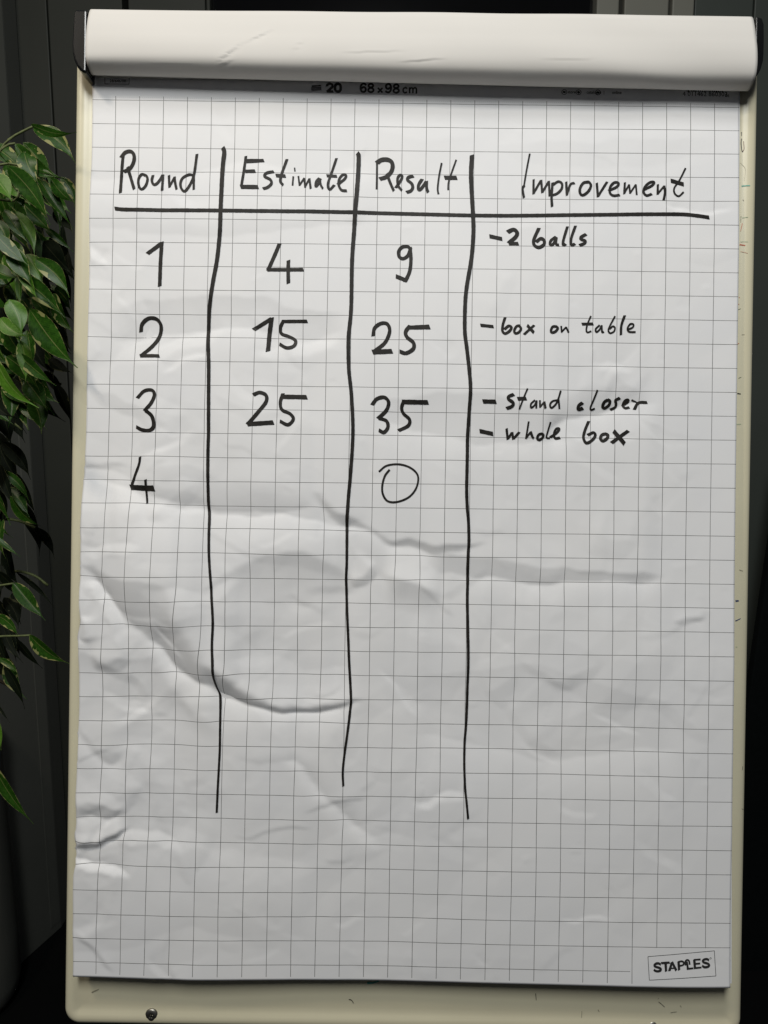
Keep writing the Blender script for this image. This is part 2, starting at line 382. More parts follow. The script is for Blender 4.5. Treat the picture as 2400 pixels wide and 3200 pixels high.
def crease(H, amp, wu, wd, tr, wr, pts, soft=0.0):
    pts = np.asarray(pts, float); mar = max(wu*2.5, wd+wr*2.5)
    pts = catmull(pts, 2.2) if len(pts) > 2 else pts
    if len(pts) > 3: pts = pts+np.array([[0, 0.28*math.sin(i*2.4)*math.sin(i*1.1+1)] for i in range(len(pts))])*min(1, wu/2.5)
    x0, y0 = pts.min(0)-mar; x1, y1 = pts.max(0)+mar
    i0, i1 = np.searchsorted(us, [x0, x1]); j0, j1 = np.searchsorted(vs, [y0, y1])
    if i1-i0 < 2 or j1-j0 < 2: return
    X = UW[j0:j1, i0:i1]; Y = VW[j0:j1, i0:i1]
    best = np.full(X.shape, 1e9); sd = np.zeros(X.shape); tt = np.zeros(X.shape)
    seg = np.linalg.norm(np.diff(pts, axis=0), axis=1); cum = np.concatenate([[0], np.cumsum(seg)]); L = cum[-1]
    for a in range(len(pts)-1):
        d = pts[a+1]-pts[a]; l2 = d@d
        if l2 < 1e-9: continue
        t = np.clip(((X-pts[a,0])*d[0]+(Y-pts[a,1])*d[1])/l2, 0, 1)
        dx = X-pts[a,0]-t*d[0]; dy = Y-pts[a,1]-t*d[1]; dd = np.hypot(dx, dy)
        s = np.sign(d[0]*dy-d[1]*dx); m = dd < best
        best = np.where(m, dd, best); sd = np.where(m, s*dd, sd); tt = np.where(m, (cum[a]+t*seg[a])/L, tt)
    env = np.clip(np.sin(np.pi*np.clip(tt, 0, 1))*1.6, 0, 1)
    wdv = wd*(0.35+0.65*env); wuv = wu*(0.5+0.5*env)
    g = np.where(sd < 0, np.exp(sd/wuv), 0)
    q = np.clip(sd/wdv, 0, 1); fall = 1-(1+tr)*q
    g = np.where(sd >= 0, np.where(sd < wdv, fall, -tr*np.exp(-(sd-wdv)/wr)), g)
    H[j0:j1, i0:i1] += amp*env*g
FOLD_GAIN = 1.45
rng = np.random.default_rng(11)
# the big folds: bands of the sheet that lean back or forward between two crease lines (slope at the upper and lower crease);
# the slopes are summed down the sheet to give its relief
FOLDS = [[0,-0.16,[[4.5,38.0],[11.1,38.6],[17.8,40.1],[24.4,40.5]],[[4.6,39.8],[7.5,41.5],[11.2,42.4],[17.8,43.4],[20.7,43.8],[22.0,43.1],[24.4,42.0]]],[0.2,0.04,[[1.3,40.3],[7.5,42.4],[17.8,43.8],[20.7,43.9],[23.3,44.2],[26.6,45.2],[27.7,47.9]],[[1.4,46.5],[7.7,49.9],[10.5,51.2],[13.6,50.7],[15.8,49.4],[17.9,48.0],[22.3,47.7],[27.7,48.8]]],[-0.15,-0.02,[[14.5,50.0],[16.8,48.5],[19.0,47.9],[22.3,47.8],[25.6,48.6],[28.5,49.9]],[[14.5,52.5],[20.2,53.1],[24.6,52.8],[28.5,51.0]]],[-0.34,-0.16,[[23.3,40.9],[24.8,41.3],[26.2,42.8],[27.5,43.4],[29.7,44.9],[32.3,45.4],[34.5,45.7],[38.7,46.2],[42.4,46.1]],[[23.3,41.0],[25.5,43.3],[26.9,45.0],[29.7,45.2],[32.4,46.2],[34.5,46.8],[38.7,47.3],[42.4,46.2]]],[0.1,0.0,[[25.1,43.9],[26.9,45.1],[29.7,45.2],[32.4,46.2],[36.5,47.1]],[[25.1,45.3],[26.9,47.0],[29.7,47.4],[32.4,47.8],[36.6,48.6]]],[-0.16,-0.24,[[-0.1,48.9],[1.5,48.9],[3.3,50.0],[4.8,50.6],[7.5,50.8],[8.8,51.2],[10.6,54.5],[12.4,57.8],[14.2,59.7]],[[-0.0,49.1],[1.5,49.8],[2.4,51.1],[4.9,54.6],[7.6,56.7],[10.7,59.6],[12.5,60.9],[14.2,61.4]]],[-0.34,-0.44,[[12.4,58.1],[14.2,59.4],[16.0,60.8],[17.8,61.7],[20.4,62.9],[23.7,63.5],[27.0,63.0],[29.6,62.3]],[[12.5,60.0],[14.3,61.5],[16.0,62.6],[17.8,63.0],[20.4,63.8],[23.7,64.4],[27.0,63.7],[29.6,62.5]]],[0.06,0.12,[[10.5,51.2],[13.7,53.8],[18.1,57.7],[23.6,59.4],[29.1,59.7]],[[10.6,54.3],[14.2,59.6],[17.8,62.0],[20.4,63.1],[23.7,63.7],[27.0,63.2],[29.6,62.4]]],[0.2,0.0,[[5.6,56.8],[7.1,56.5],[10.7,60.1],[13.8,61.5],[16.0,62.7],[20.4,63.9],[23.9,64.4],[29.2,62.8]],[[5.6,57.7],[7.2,58.1],[10.8,62.9],[13.9,66.1],[16.1,67.0],[20.5,66.9],[24.0,67.3],[29.2,65.9]]],[0.12,0.02,[[-0.0,50.0],[2.2,50.7],[5.4,55.7]],[[0.1,55.7],[2.3,57.0],[5.4,57.9]]],[-0.1,0.0,[[-0.3,58.2],[5.0,58.3],[7.6,58.3],[9.9,61.6],[14.3,65.9]],[[-0.2,60.2],[5.1,62.9],[7.7,64.4],[14.4,68.3]]],[-0.06,-0.18,[[-0.3,65.4],[1.9,67.2],[5.6,67.3]],[[-0.3,66.1],[2.6,68.7],[3.5,69.3],[4.1,69.1],[5.6,67.5]]],[0.1,0.0,[[-0.3,66.1],[2.6,68.7],[3.5,69.4],[4.1,69.1],[5.6,67.6]],[[-0.2,68.9],[3.5,72.0],[5.7,70.2]]],[0.0,-0.09,[[15.3,68.3],[21.8,68.2],[26.0,69.9],[30.5,75.1]],[[15.3,68.7],[21.9,69.7],[25.0,72.1],[26.5,73.4],[27.4,74.5],[31.2,77.3]]],[0.16,0.0,[[20.5,69.3],[21.9,69.7],[25.0,72.1],[26.5,73.4],[27.4,74.5],[31.2,77.3]],[[20.5,70.0],[21.9,71.3],[25.0,74.3],[27.5,77.3],[31.2,79.2]]],[-0.16,-0.12,[[35.1,46.8],[38.4,47.5],[42.0,47.9],[46.1,47.9],[49.9,48.2],[52.3,48.8],[55.2,49.2],[60.6,49.1]],[[35.1,47.5],[36.8,49.2],[40.8,49.9],[46.8,49.9],[52.8,50.2],[57.6,50.5],[60.7,49.2]]],[-0.05,-0.08,[[49.4,48.2],[52.3,48.8],[55.2,49.2],[60.6,49.1]],[[49.4,48.3],[52.8,49.3],[57.1,49.9],[60.7,49.2]]],[0.09,0.0,[[38.5,49.9],[40.8,49.9],[46.8,49.9],[52.8,50.2],[57.6,50.5],[61.1,49.3]],[[38.5,52.0],[46.9,52.9],[57.6,52.7],[61.2,51.3]]],[-0.18,0.0,[[30.8,49.6],[33.7,50.1],[35.8,51.0],[37.2,52.2]],[[30.9,53.1],[33.7,54.0],[37.2,54.5]]],[0.06,0.16,[[30.7,45.9],[35.1,47.5],[37.2,49.4]],[[30.8,49.5],[33.7,50.0],[35.8,51.0],[37.3,52.2]]],[-0.04,-0.09,[[-0.2,37.9],[2.4,38.7],[4.6,39.6],[7.9,40.2]],[[-0.2,38.4],[2.4,39.1],[4.8,40.0],[7.9,41.0]]],[0.06,0.0,[[-0.2,38.5],[2.4,39.1],[4.8,40.1],[7.9,41.0]],[[-0.1,40.3],[2.4,41.2],[7.9,42.4]]],[-0.04,-0.15,[[46.9,32.4],[52.8,29.3],[55.0,29.5],[59.1,30.6]],[[46.9,34.2],[51.7,32.8],[56.6,31.7],[59.1,31.3]]],[0.1,0.0,[[46.9,34.2],[51.7,32.9],[56.6,31.7],[60.1,31.3]],[[47.0,37.7],[54.2,36.7],[60.1,33.9]]],[0.07,-0.07,[[0.6,8.4],[13.9,6.9],[30.6,8.1]],[[0.7,13.2],[14.0,14.4],[30.7,12.8]]],[-0.1,-0.03,[[2.2,21.9],[14.2,20.8],[27.5,22.4]],[[2.3,24.9],[14.2,24.5],[27.5,25.0]]],[0.1,0.0,[[2.3,25.0],[14.2,24.5],[27.5,25.0]],[[2.4,28.3],[14.3,27.5],[27.6,26.6]]],[-0.1,-0.04,[[29.3,30.6],[40.9,30.8],[50.9,33.7]],[[29.3,33.0],[41.0,35.5],[50.9,35.0]]],[0.07,0.0,[[29.3,33.0],[41.0,35.6],[50.9,35.1]],[[29.4,38.0],[41.0,38.8],[50.9,37.7]]],[-0.06,-0.02,[[33.1,60.5],[47.9,58.7],[62.8,62.4]],[[33.2,66.2],[48.1,68.6],[62.9,66.7]]],[0.07,0.0,[[33.2,66.2],[48.1,68.7],[62.9,66.8]],[[33.3,72.8],[48.2,73.2],[62.9,71.7]]],[0.05,-0.05,[[0.6,79.8],[12.0,77.7],[25.2,79.5]],[[0.8,89.7],[12.2,86.3],[25.4,87.7]]]]
SL = np.zeros_like(U)
for s0, s1, up, lo in FOLDS:
    up, lo = np.array(up), np.array(lo)
    yu = np.interp(UW, up[:,0], up[:,1]); yl = np.interp(UW, lo[:,0], lo[:,1])
    t = (VW+0.0-yu)/np.maximum(yl-yu, 0.05)
    x0, x1 = max(up[0,0], lo[0,0]), min(up[-1,0], lo[-1,0])
    e = np.clip((UW-x0)/max(1.5, 0.12*(x1-x0)), 0, 1)*np.clip((x1-UW)/max(1.5, 0.12*(x1-x0)), 0, 1)
    if x0 < 1.5: e = np.clip((x1-UW)/max(1.5, 0.12*(x1-x0)), 0, 1)*(UW < x1)
    e = e*e*(3-2*e)
    SL += np.where((t > 0) & (t < 1), s0+(s1-s0)*np.clip(t, 0, 1), 0)*e
kw = int(20/STEP)
pad_ = np.pad(SL, ((kw, kw), (0, 0)), mode='constant'); cs_ = np.cumsum(pad_, axis=0)
mean = (cs_[2*kw:]-cs_[:-2*kw])/(2*kw)
SLM = SL-mean[:SL.shape[0]]
RH = np.cumsum(SLM, axis=0)*STEP*FOLD_GAIN
for _ in range(4):
    RH[:, 1:-1] = 0.25*RH[:, :-2]+0.5*RH[:, 1:-1]+0.25*RH[:, 2:]
H += RH-np.mean(RH)
CR = [[-0.22,2.5,1.5,0.2,2.0,[[6.6,51.4],[9.2,51.4],[11.4,51.2],[13.4,50.7],[16.2,50.5]]],[0.3,1.2,0.8,0.4,1.2,[[27.4,49.6],[28.7,49.7],[30.0,48.3]]],[0.6,1.2,0.6,0.5,1.2,[[-0.5,77.7],[1.0,77.5],[2.5,77.8],[3.7,77.1],[5.4,76.8]]],[-0.55,1.6,0.8,0.5,1.6,[[-0.2,78.7],[0.9,79.4],[2.2,80.0],[3.9,80.4],[5.9,81.1]]],[0.5,3,1.8,0.4,2.5,[[-0.6,74.3],[0.5,73.4],[2.0,73.2],[3.4,73.7],[4.9,74.9]]],[-0.3,2,1.2,0.3,2,[[4.3,77.0],[7.6,76.7],[9.3,77.0],[11.1,78.1]]],[0.24,3.0,3.0,0.2,2.5,[[9.8,79.2],[12.0,78.1],[14.2,78.4]]],[0.09,1.6,0.3,0.4,1.2,[[23.3,74.3],[26.3,73.2],[30.4,72.3]]],[0.08,1.8,0.3,0.4,1.5,[[16.3,77.1],[18.1,76.6],[20.2,76.0],[24.4,75.7]]],[0.35,1.0,1.0,0.5,1.0,[[0.1,54.2],[0.6,55.3],[1.1,56.8]]],[-0.3,1.2,1.0,0.5,1.0,[[-0.1,50.7],[1.5,50.4],[2.4,51.5],[3.6,53.2],[5.0,57.6]]],[0.24,2,1.2,0.4,2,[[1.3,58.3],[3.2,58.4],[5.2,58.2]]],[-0.26,2.5,1.2,0.3,2.5,[[-0.1,46.7],[1.7,47.1],[4.3,46.6],[6.9,46.6]]],[0.2,2,1.5,0.4,2,[[5.4,39.5],[7.2,40.8],[7.9,42.6],[7.3,43.9]]],[0.14,2,2.5,0.3,2,[[52.2,43.7],[55.1,45.1],[57.5,45.8]]],[0.18,1.2,0.8,0.5,1.5,[[61.0,54.1],[62.4,53.8],[64.3,53.7]]],[0.15,2,2.5,0.3,2,[[42.0,61.8],[43.9,60.6],[45.8,60.2]]],[-0.2,2.0,0.8,0.4,2.0,[[34.6,72.9],[36.2,73.2],[37.9,72.4],[40.7,72.4]]],[0.16,2.0,1.6,0.3,2.5,[[54.1,27.3],[55.1,28.3],[56.0,29.2],[57.8,30.3]]],[0.14,2.5,2.0,0.3,2.5,[[50.8,30.0],[53.1,29.7],[55.0,29.7]]],[-0.14,2.5,1.0,0.3,2.5,[[51.8,27.0],[52.8,26.9],[54.8,26.6],[56.8,27.3]]],[0.18,2.5,1.5,0.3,3,[[0.4,29.0],[2.1,30.5],[4.4,31.3],[7.1,32.9],[8.5,34.9]]],[-0.18,3,1.2,0.3,3,[[5.3,26.9],[8.3,25.9],[11.6,24.8],[14.2,24.1]]],[0.14,3,1.5,0.3,3,[[7.2,39.3],[9.9,37.9],[11.9,38.2],[13.9,39.2]]],[-0.16,3,1.2,0.3,3,[[16.9,26.8],[20.2,26.1],[23.6,25.0],[26.8,23.6]]],[0.12,4,4,0.3,4,[[23.8,2.0],[30.5,3.3],[36.5,3.9],[40.5,3.2]]],[-0.1,4,3,0.3,4,[[0.6,8.4],[7.3,9.4],[17.3,9.6],[27.3,9.8]]],[0.14,4,3,0.3,4,[[42.2,3.5],[48.9,3.8],[57.2,3.1],[65.5,3.6]]],[0.18,5,5,0.3,5,[[44.6,56.1],[49.5,55.3],[54.5,57.6],[61.1,58.2]]],[0.2,5,6,0.3,5,[[33.8,56.4],[37.4,56.9],[41.4,57.8]]]]
for a, wu, wd, tr, wr, p in CR: crease(H, a*(0.55 if abs(a) > 0.5 else 0.62), wu, wd, tr, wr, p)
# small random crumples, denser on the left and in the middle of the sheet
for k in range(760):
    u = rng.uniform(0, W); v = rng.uniform(-1, VB)
    dens = 0.10+0.55*np.exp(-((v-58)/22)**2)*(1-0.62*u/W)+0.30*np.exp(-u/9)*(v > 15)
    if rng.random() > dens: continue
    L = rng.uniform(1.5, 8); an = rng.normal(0.15, 0.75); c_, s_ = math.cos(an)*L/2, math.sin(an)*L/2
    bend = rng.normal(0, 0.15*L)
    p = [(u-c_, v-s_), (u-s_*0.2*bend/L, v+bend*0.5), (u+c_, v+s_)]
    a = rng.choice([-1, 1])*rng.uniform(0.012, 0.055)*(1.0+0.6*(u < 12))*(L/6)**0.4
    crease(H, a, rng.uniform(0.6, 2.6), rng.uniform(0.3, 1.5), 0.4, rng.uniform(0.5, 2.2), p)
for k in range(90):            # tiny dents anywhere
    u = rng.uniform(0, W); v = rng.uniform(0, VB); L = rng.uniform(0.6, 2.2); an = rng.uniform(0, 3.14)
    crease(H, rng.choice([-1, 1])*rng.uniform(0.008, 0.022), 0.6, 0.4, 0.3, 0.6, [(u, v), (u+L*math.cos(an), v+L*math.sin(an)*0.5)])
rough = 0.16+0.75*np.exp(-((VV-60)/24)**2)*(1-0.78*np.clip(U/W, 0, 1))+0.55*np.exp(-U/10)*np.clip((VV-20)/20, 0, 1)
rough = rough*np.clip((VV+1)/4, 0.2, 1)*(0.75+0.5*smooth_noise(12))
H += rough*(0.24*facets(8.5, 0.45, 1.8, 2.5)+0.13*facets(4.0, -0.35, 1.7, 1.4)*np.clip(0.6+smooth_noise(9), 0, 1)+0.050*facets(1.9, 0.9, 1.6, 0.8)*np.clip(0.35+smooth_noise(7), 0, 1))
# broad waves of the sheet
for k in range(9):
    fx, fy, ph = rng.uniform(0.02, 0.10), rng.uniform(0.03, 0.13), rng.uniform(0, 6.28)
    H += 0.05*np.sin(fx*U+fy*VV+ph)*np.clip((VV+2)/12, 0, 1)
H += 0.28*np.exp(-((U-12)/7)**2)*np.clip((VV-74)/14, 0, 1)-0.30*np.exp(-((U-31)/10)**2)*np.clip((VV-74)/14, 0, 1)
H += 0.35*np.exp(-((U-62)/9)**2)*np.clip((VV-82)/10, 0, 1)**1.5
H *= np.clip((VV+3)/6, 0.0, 1)
H += 0.10/(1+np.exp((VV+0.45)/0.10))        # stiff binding strip above the perforation
HS = H.copy()
for _ in range(14):
    HS[1:-1, 1:-1] = 0.2*(HS[1:-1, 1:-1]+HS[:-2, 1:-1]+HS[2:, 1:-1]+HS[1:-1, :-2]+HS[1:-1, 2:])
gv, gu = np.gradient(HS, STEP)
lim = np.clip((VV+1)/4, 0, 1)
DU = lim*np.clip(-0.55*gu, -0.16, 0.16)+0.07*rough*smooth_noise(7)+0.03*rough*smooth_noise(3)
DV = lim*(np.clip(-0.45*gv, -0.16, 0.16)+0.08*rough*smooth_noise(8)+0.03*rough*smooth_noise(3))
def base_h(U, V): return 100*(Q[4]+Q[5]*V/100+Q[6]*(V/100)**2)
def P(U, V, h):                # cm -> metres in the chart frame
    U, V = U+sampleH(U, V, DU), V+sampleH(U, V, DV)
    x = Q[0]+0.01*(U+Q[2]*V+Q[7]*V*V/100); z = Q[1]-0.01*SV*V+0.01*Q[3]*U
    return np.stack([x+0*h, -(base_h(U, V)+h)/100, z+0*h], -1)
ex = 0.10*np.sin(VV*0.31+1)*np.sin(VV*0.13)*np.exp(-U/1.5)+0.32*np.exp(-((VV-54.8)/1.3)**2)*np.exp(-U/1.2)
def sampleH(u, v, A=None):
    A = H if A is None else A
    i = np.clip((np.asarray(u)-us[0])/(us[1]-us[0]), 0, len(us)-1.001); j = np.clip((np.asarray(v)-vs[0])/(vs[1]-vs[0]), 0, len(vs)-1.001)
    a, b = i.astype(int), j.astype(int); fa, fb = i-a, j-b
    return (A[b,a]*(1-fa)+A[b,a+1]*fa)*(1-fb)+(A[b+1,a]*(1-fa)+A[b+1,a+1]*fa)*fb
pos = P(U+ex, VV, H)
def grid_faces(nv, nu):
    idx = np.arange(nv*nu).reshape(nv, nu)
    return np.stack([idx[:-1,:-1], idx[1:,:-1], idx[1:,1:], idx[:-1,1:]], -1).reshape(-1, 4)
def fast_grid(name, pos, uv, mat, parent):
    nv, nu = pos.shape[:2]; F = grid_faces(nv, nu); me = bpy.data.meshes.new(name)
    me.vertices.add(nv*nu); me.vertices.foreach_set('co', pos.reshape(-1).astype(np.float32))
    me.loops.add(F.size); me.loops.foreach_set('vertex_index', F.ravel().astype(np.int32))
    me.polygons.add(len(F)); me.polygons.foreach_set('loop_start', (np.arange(len(F))*4).astype(np.int32))
    me.polygons.foreach_set('use_smooth', np.ones(len(F), bool))
    l = me.uv_layers.new(name='UVMap'); l.data.foreach_set('uv', uv.reshape(-1, 2)[F.ravel()].astype(np.float32).ravel())
    me.materials.append(mat); me.update(calc_edges=True); me.validate()
    o = bpy.data.objects.new(name, me); C.objects.link(o); o.parent = parent; return o
pad = root('flipchart_pad', 'white squared paper pad with handwritten black table hanging on the cream board', 'paper pad', CHART)
uvp = np.stack([U/100, (VV+10)/100], -1)
sheet = fast_grid('top_sheet', pos, uvp, M['grid'], pad); solid(sheet, 0.00014, -1)
sheet['label'] = 'creased top sheet with the handwritten table'
# the sheets underneath, a little flatter, peeping out at the lower right edge
for s_i, (du, dh, curl) in enumerate(((0.10, -0.10, 0.22), (0.22, -0.20, 0.30))):
    u2 = np.linspace(0, W, 70); v2 = np.linspace(VT, VB-0.12*(s_i+1), 100); A, Bm = np.meshgrid(u2, v2)
    hh = sampleH(A, Bm); hh = np.minimum(hh, 0)*0.5+dh*(0.6+0.4*np.clip(Bm/90, 0, 1))-0.55*np.clip(Bm/40, 0, 1)*(0.5+0.5*s_i)
    shift = np.where(A > 40, curl*1.3*np.clip((Bm-72)/19, 0, 1)+0.10, 0.12+0.0*A)
    fast_grid('under_sheet', P(A+shift*np.clip(A/W, 0, 1)-0.0, Bm, hh), np.stack([A/100, (Bm+10)/100], -1), M['paper'], pad)

# ---- strokes that follow the paper
def ribbon(strokes, eps0=0.022, surf='paper', small=False):
    V, F = [], []
    for k, (w0, w1, pts) in enumerate(strokes):
        p = catmull(pts, 0.11 if surf == 'paper' else 0.08)
        if len(p) < 2: continue
        seg = np.linalg.norm(np.diff(p, axis=0), axis=1); keep = np.concatenate([[True], seg > 1e-4]); p = p[keep]
        if len(p) < 2: continue
        t = np.gradient(p, axis=0); t /= np.maximum(np.linalg.norm(t, axis=1), 1e-9)[:, None]
        nn = np.stack([-t[:,1], t[:,0]], 1)
        L = np.linspace(0, 1, len(p)); w = w0+(w1-w0)*L
        if surf == 'paper' and w0 > 0.2 and len(pts) > 2:      # chisel nib: a little wider one way than the other
            w = w*(0.93+0.16*np.abs(t[:,0]*0.80-t[:,1]*0.60))
        if surf == 'paper' and w0 > 0.2: w = w*(1.24 if small else 1.14)
        if surf == 'paper': w = w*(1+0.05*np.sin(np.arange(len(p))*0.9+k)*np.sin(np.arange(len(p))*0.37))
        ext = 0.10*w0
        p = p.copy(); p[0] -= t[0]*ext; p[-1] += t[-1]*ext
        cs = np.array([-0.5, -0.25, 0, 0.25, 0.5])
        q = p[:, None, :]+nn[:, None, :]*(w[:, None, None]*cs[None, :, None])
        # cut the ends of the stroke on the slant of the nib
        if surf == 'paper' and w0 > 0.2:
            q[0] += t[0]*(cs[:, None]*w[0]*0.35); q[-1] += t[-1]*(cs[:, None]*w[-1]*0.35)
        u, v = q[...,0], q[...,1]; e = eps0+0.0016*(k % 8)
        if surf == 'paper': X = P(u, v, np.maximum(sampleH(u, v), np.maximum(sampleH(u, v+0.14), sampleH(u, v-0.14))-0.01)+e)
        else: X = np.stack([u/100, np.full_like(u, -0.00125-0.00002*k) if surf == 'board' else surf(u), v/100], -1)
        b = len(V); V += [tuple(r) for r in X.reshape(-1, 3)]
        for i in range(len(p)-1):
            for j in range(4): F.append((b+i*5+j, b+i*5+j+1, b+(i+1)*5+j+1, b+(i+1)*5+j))
    return V, F
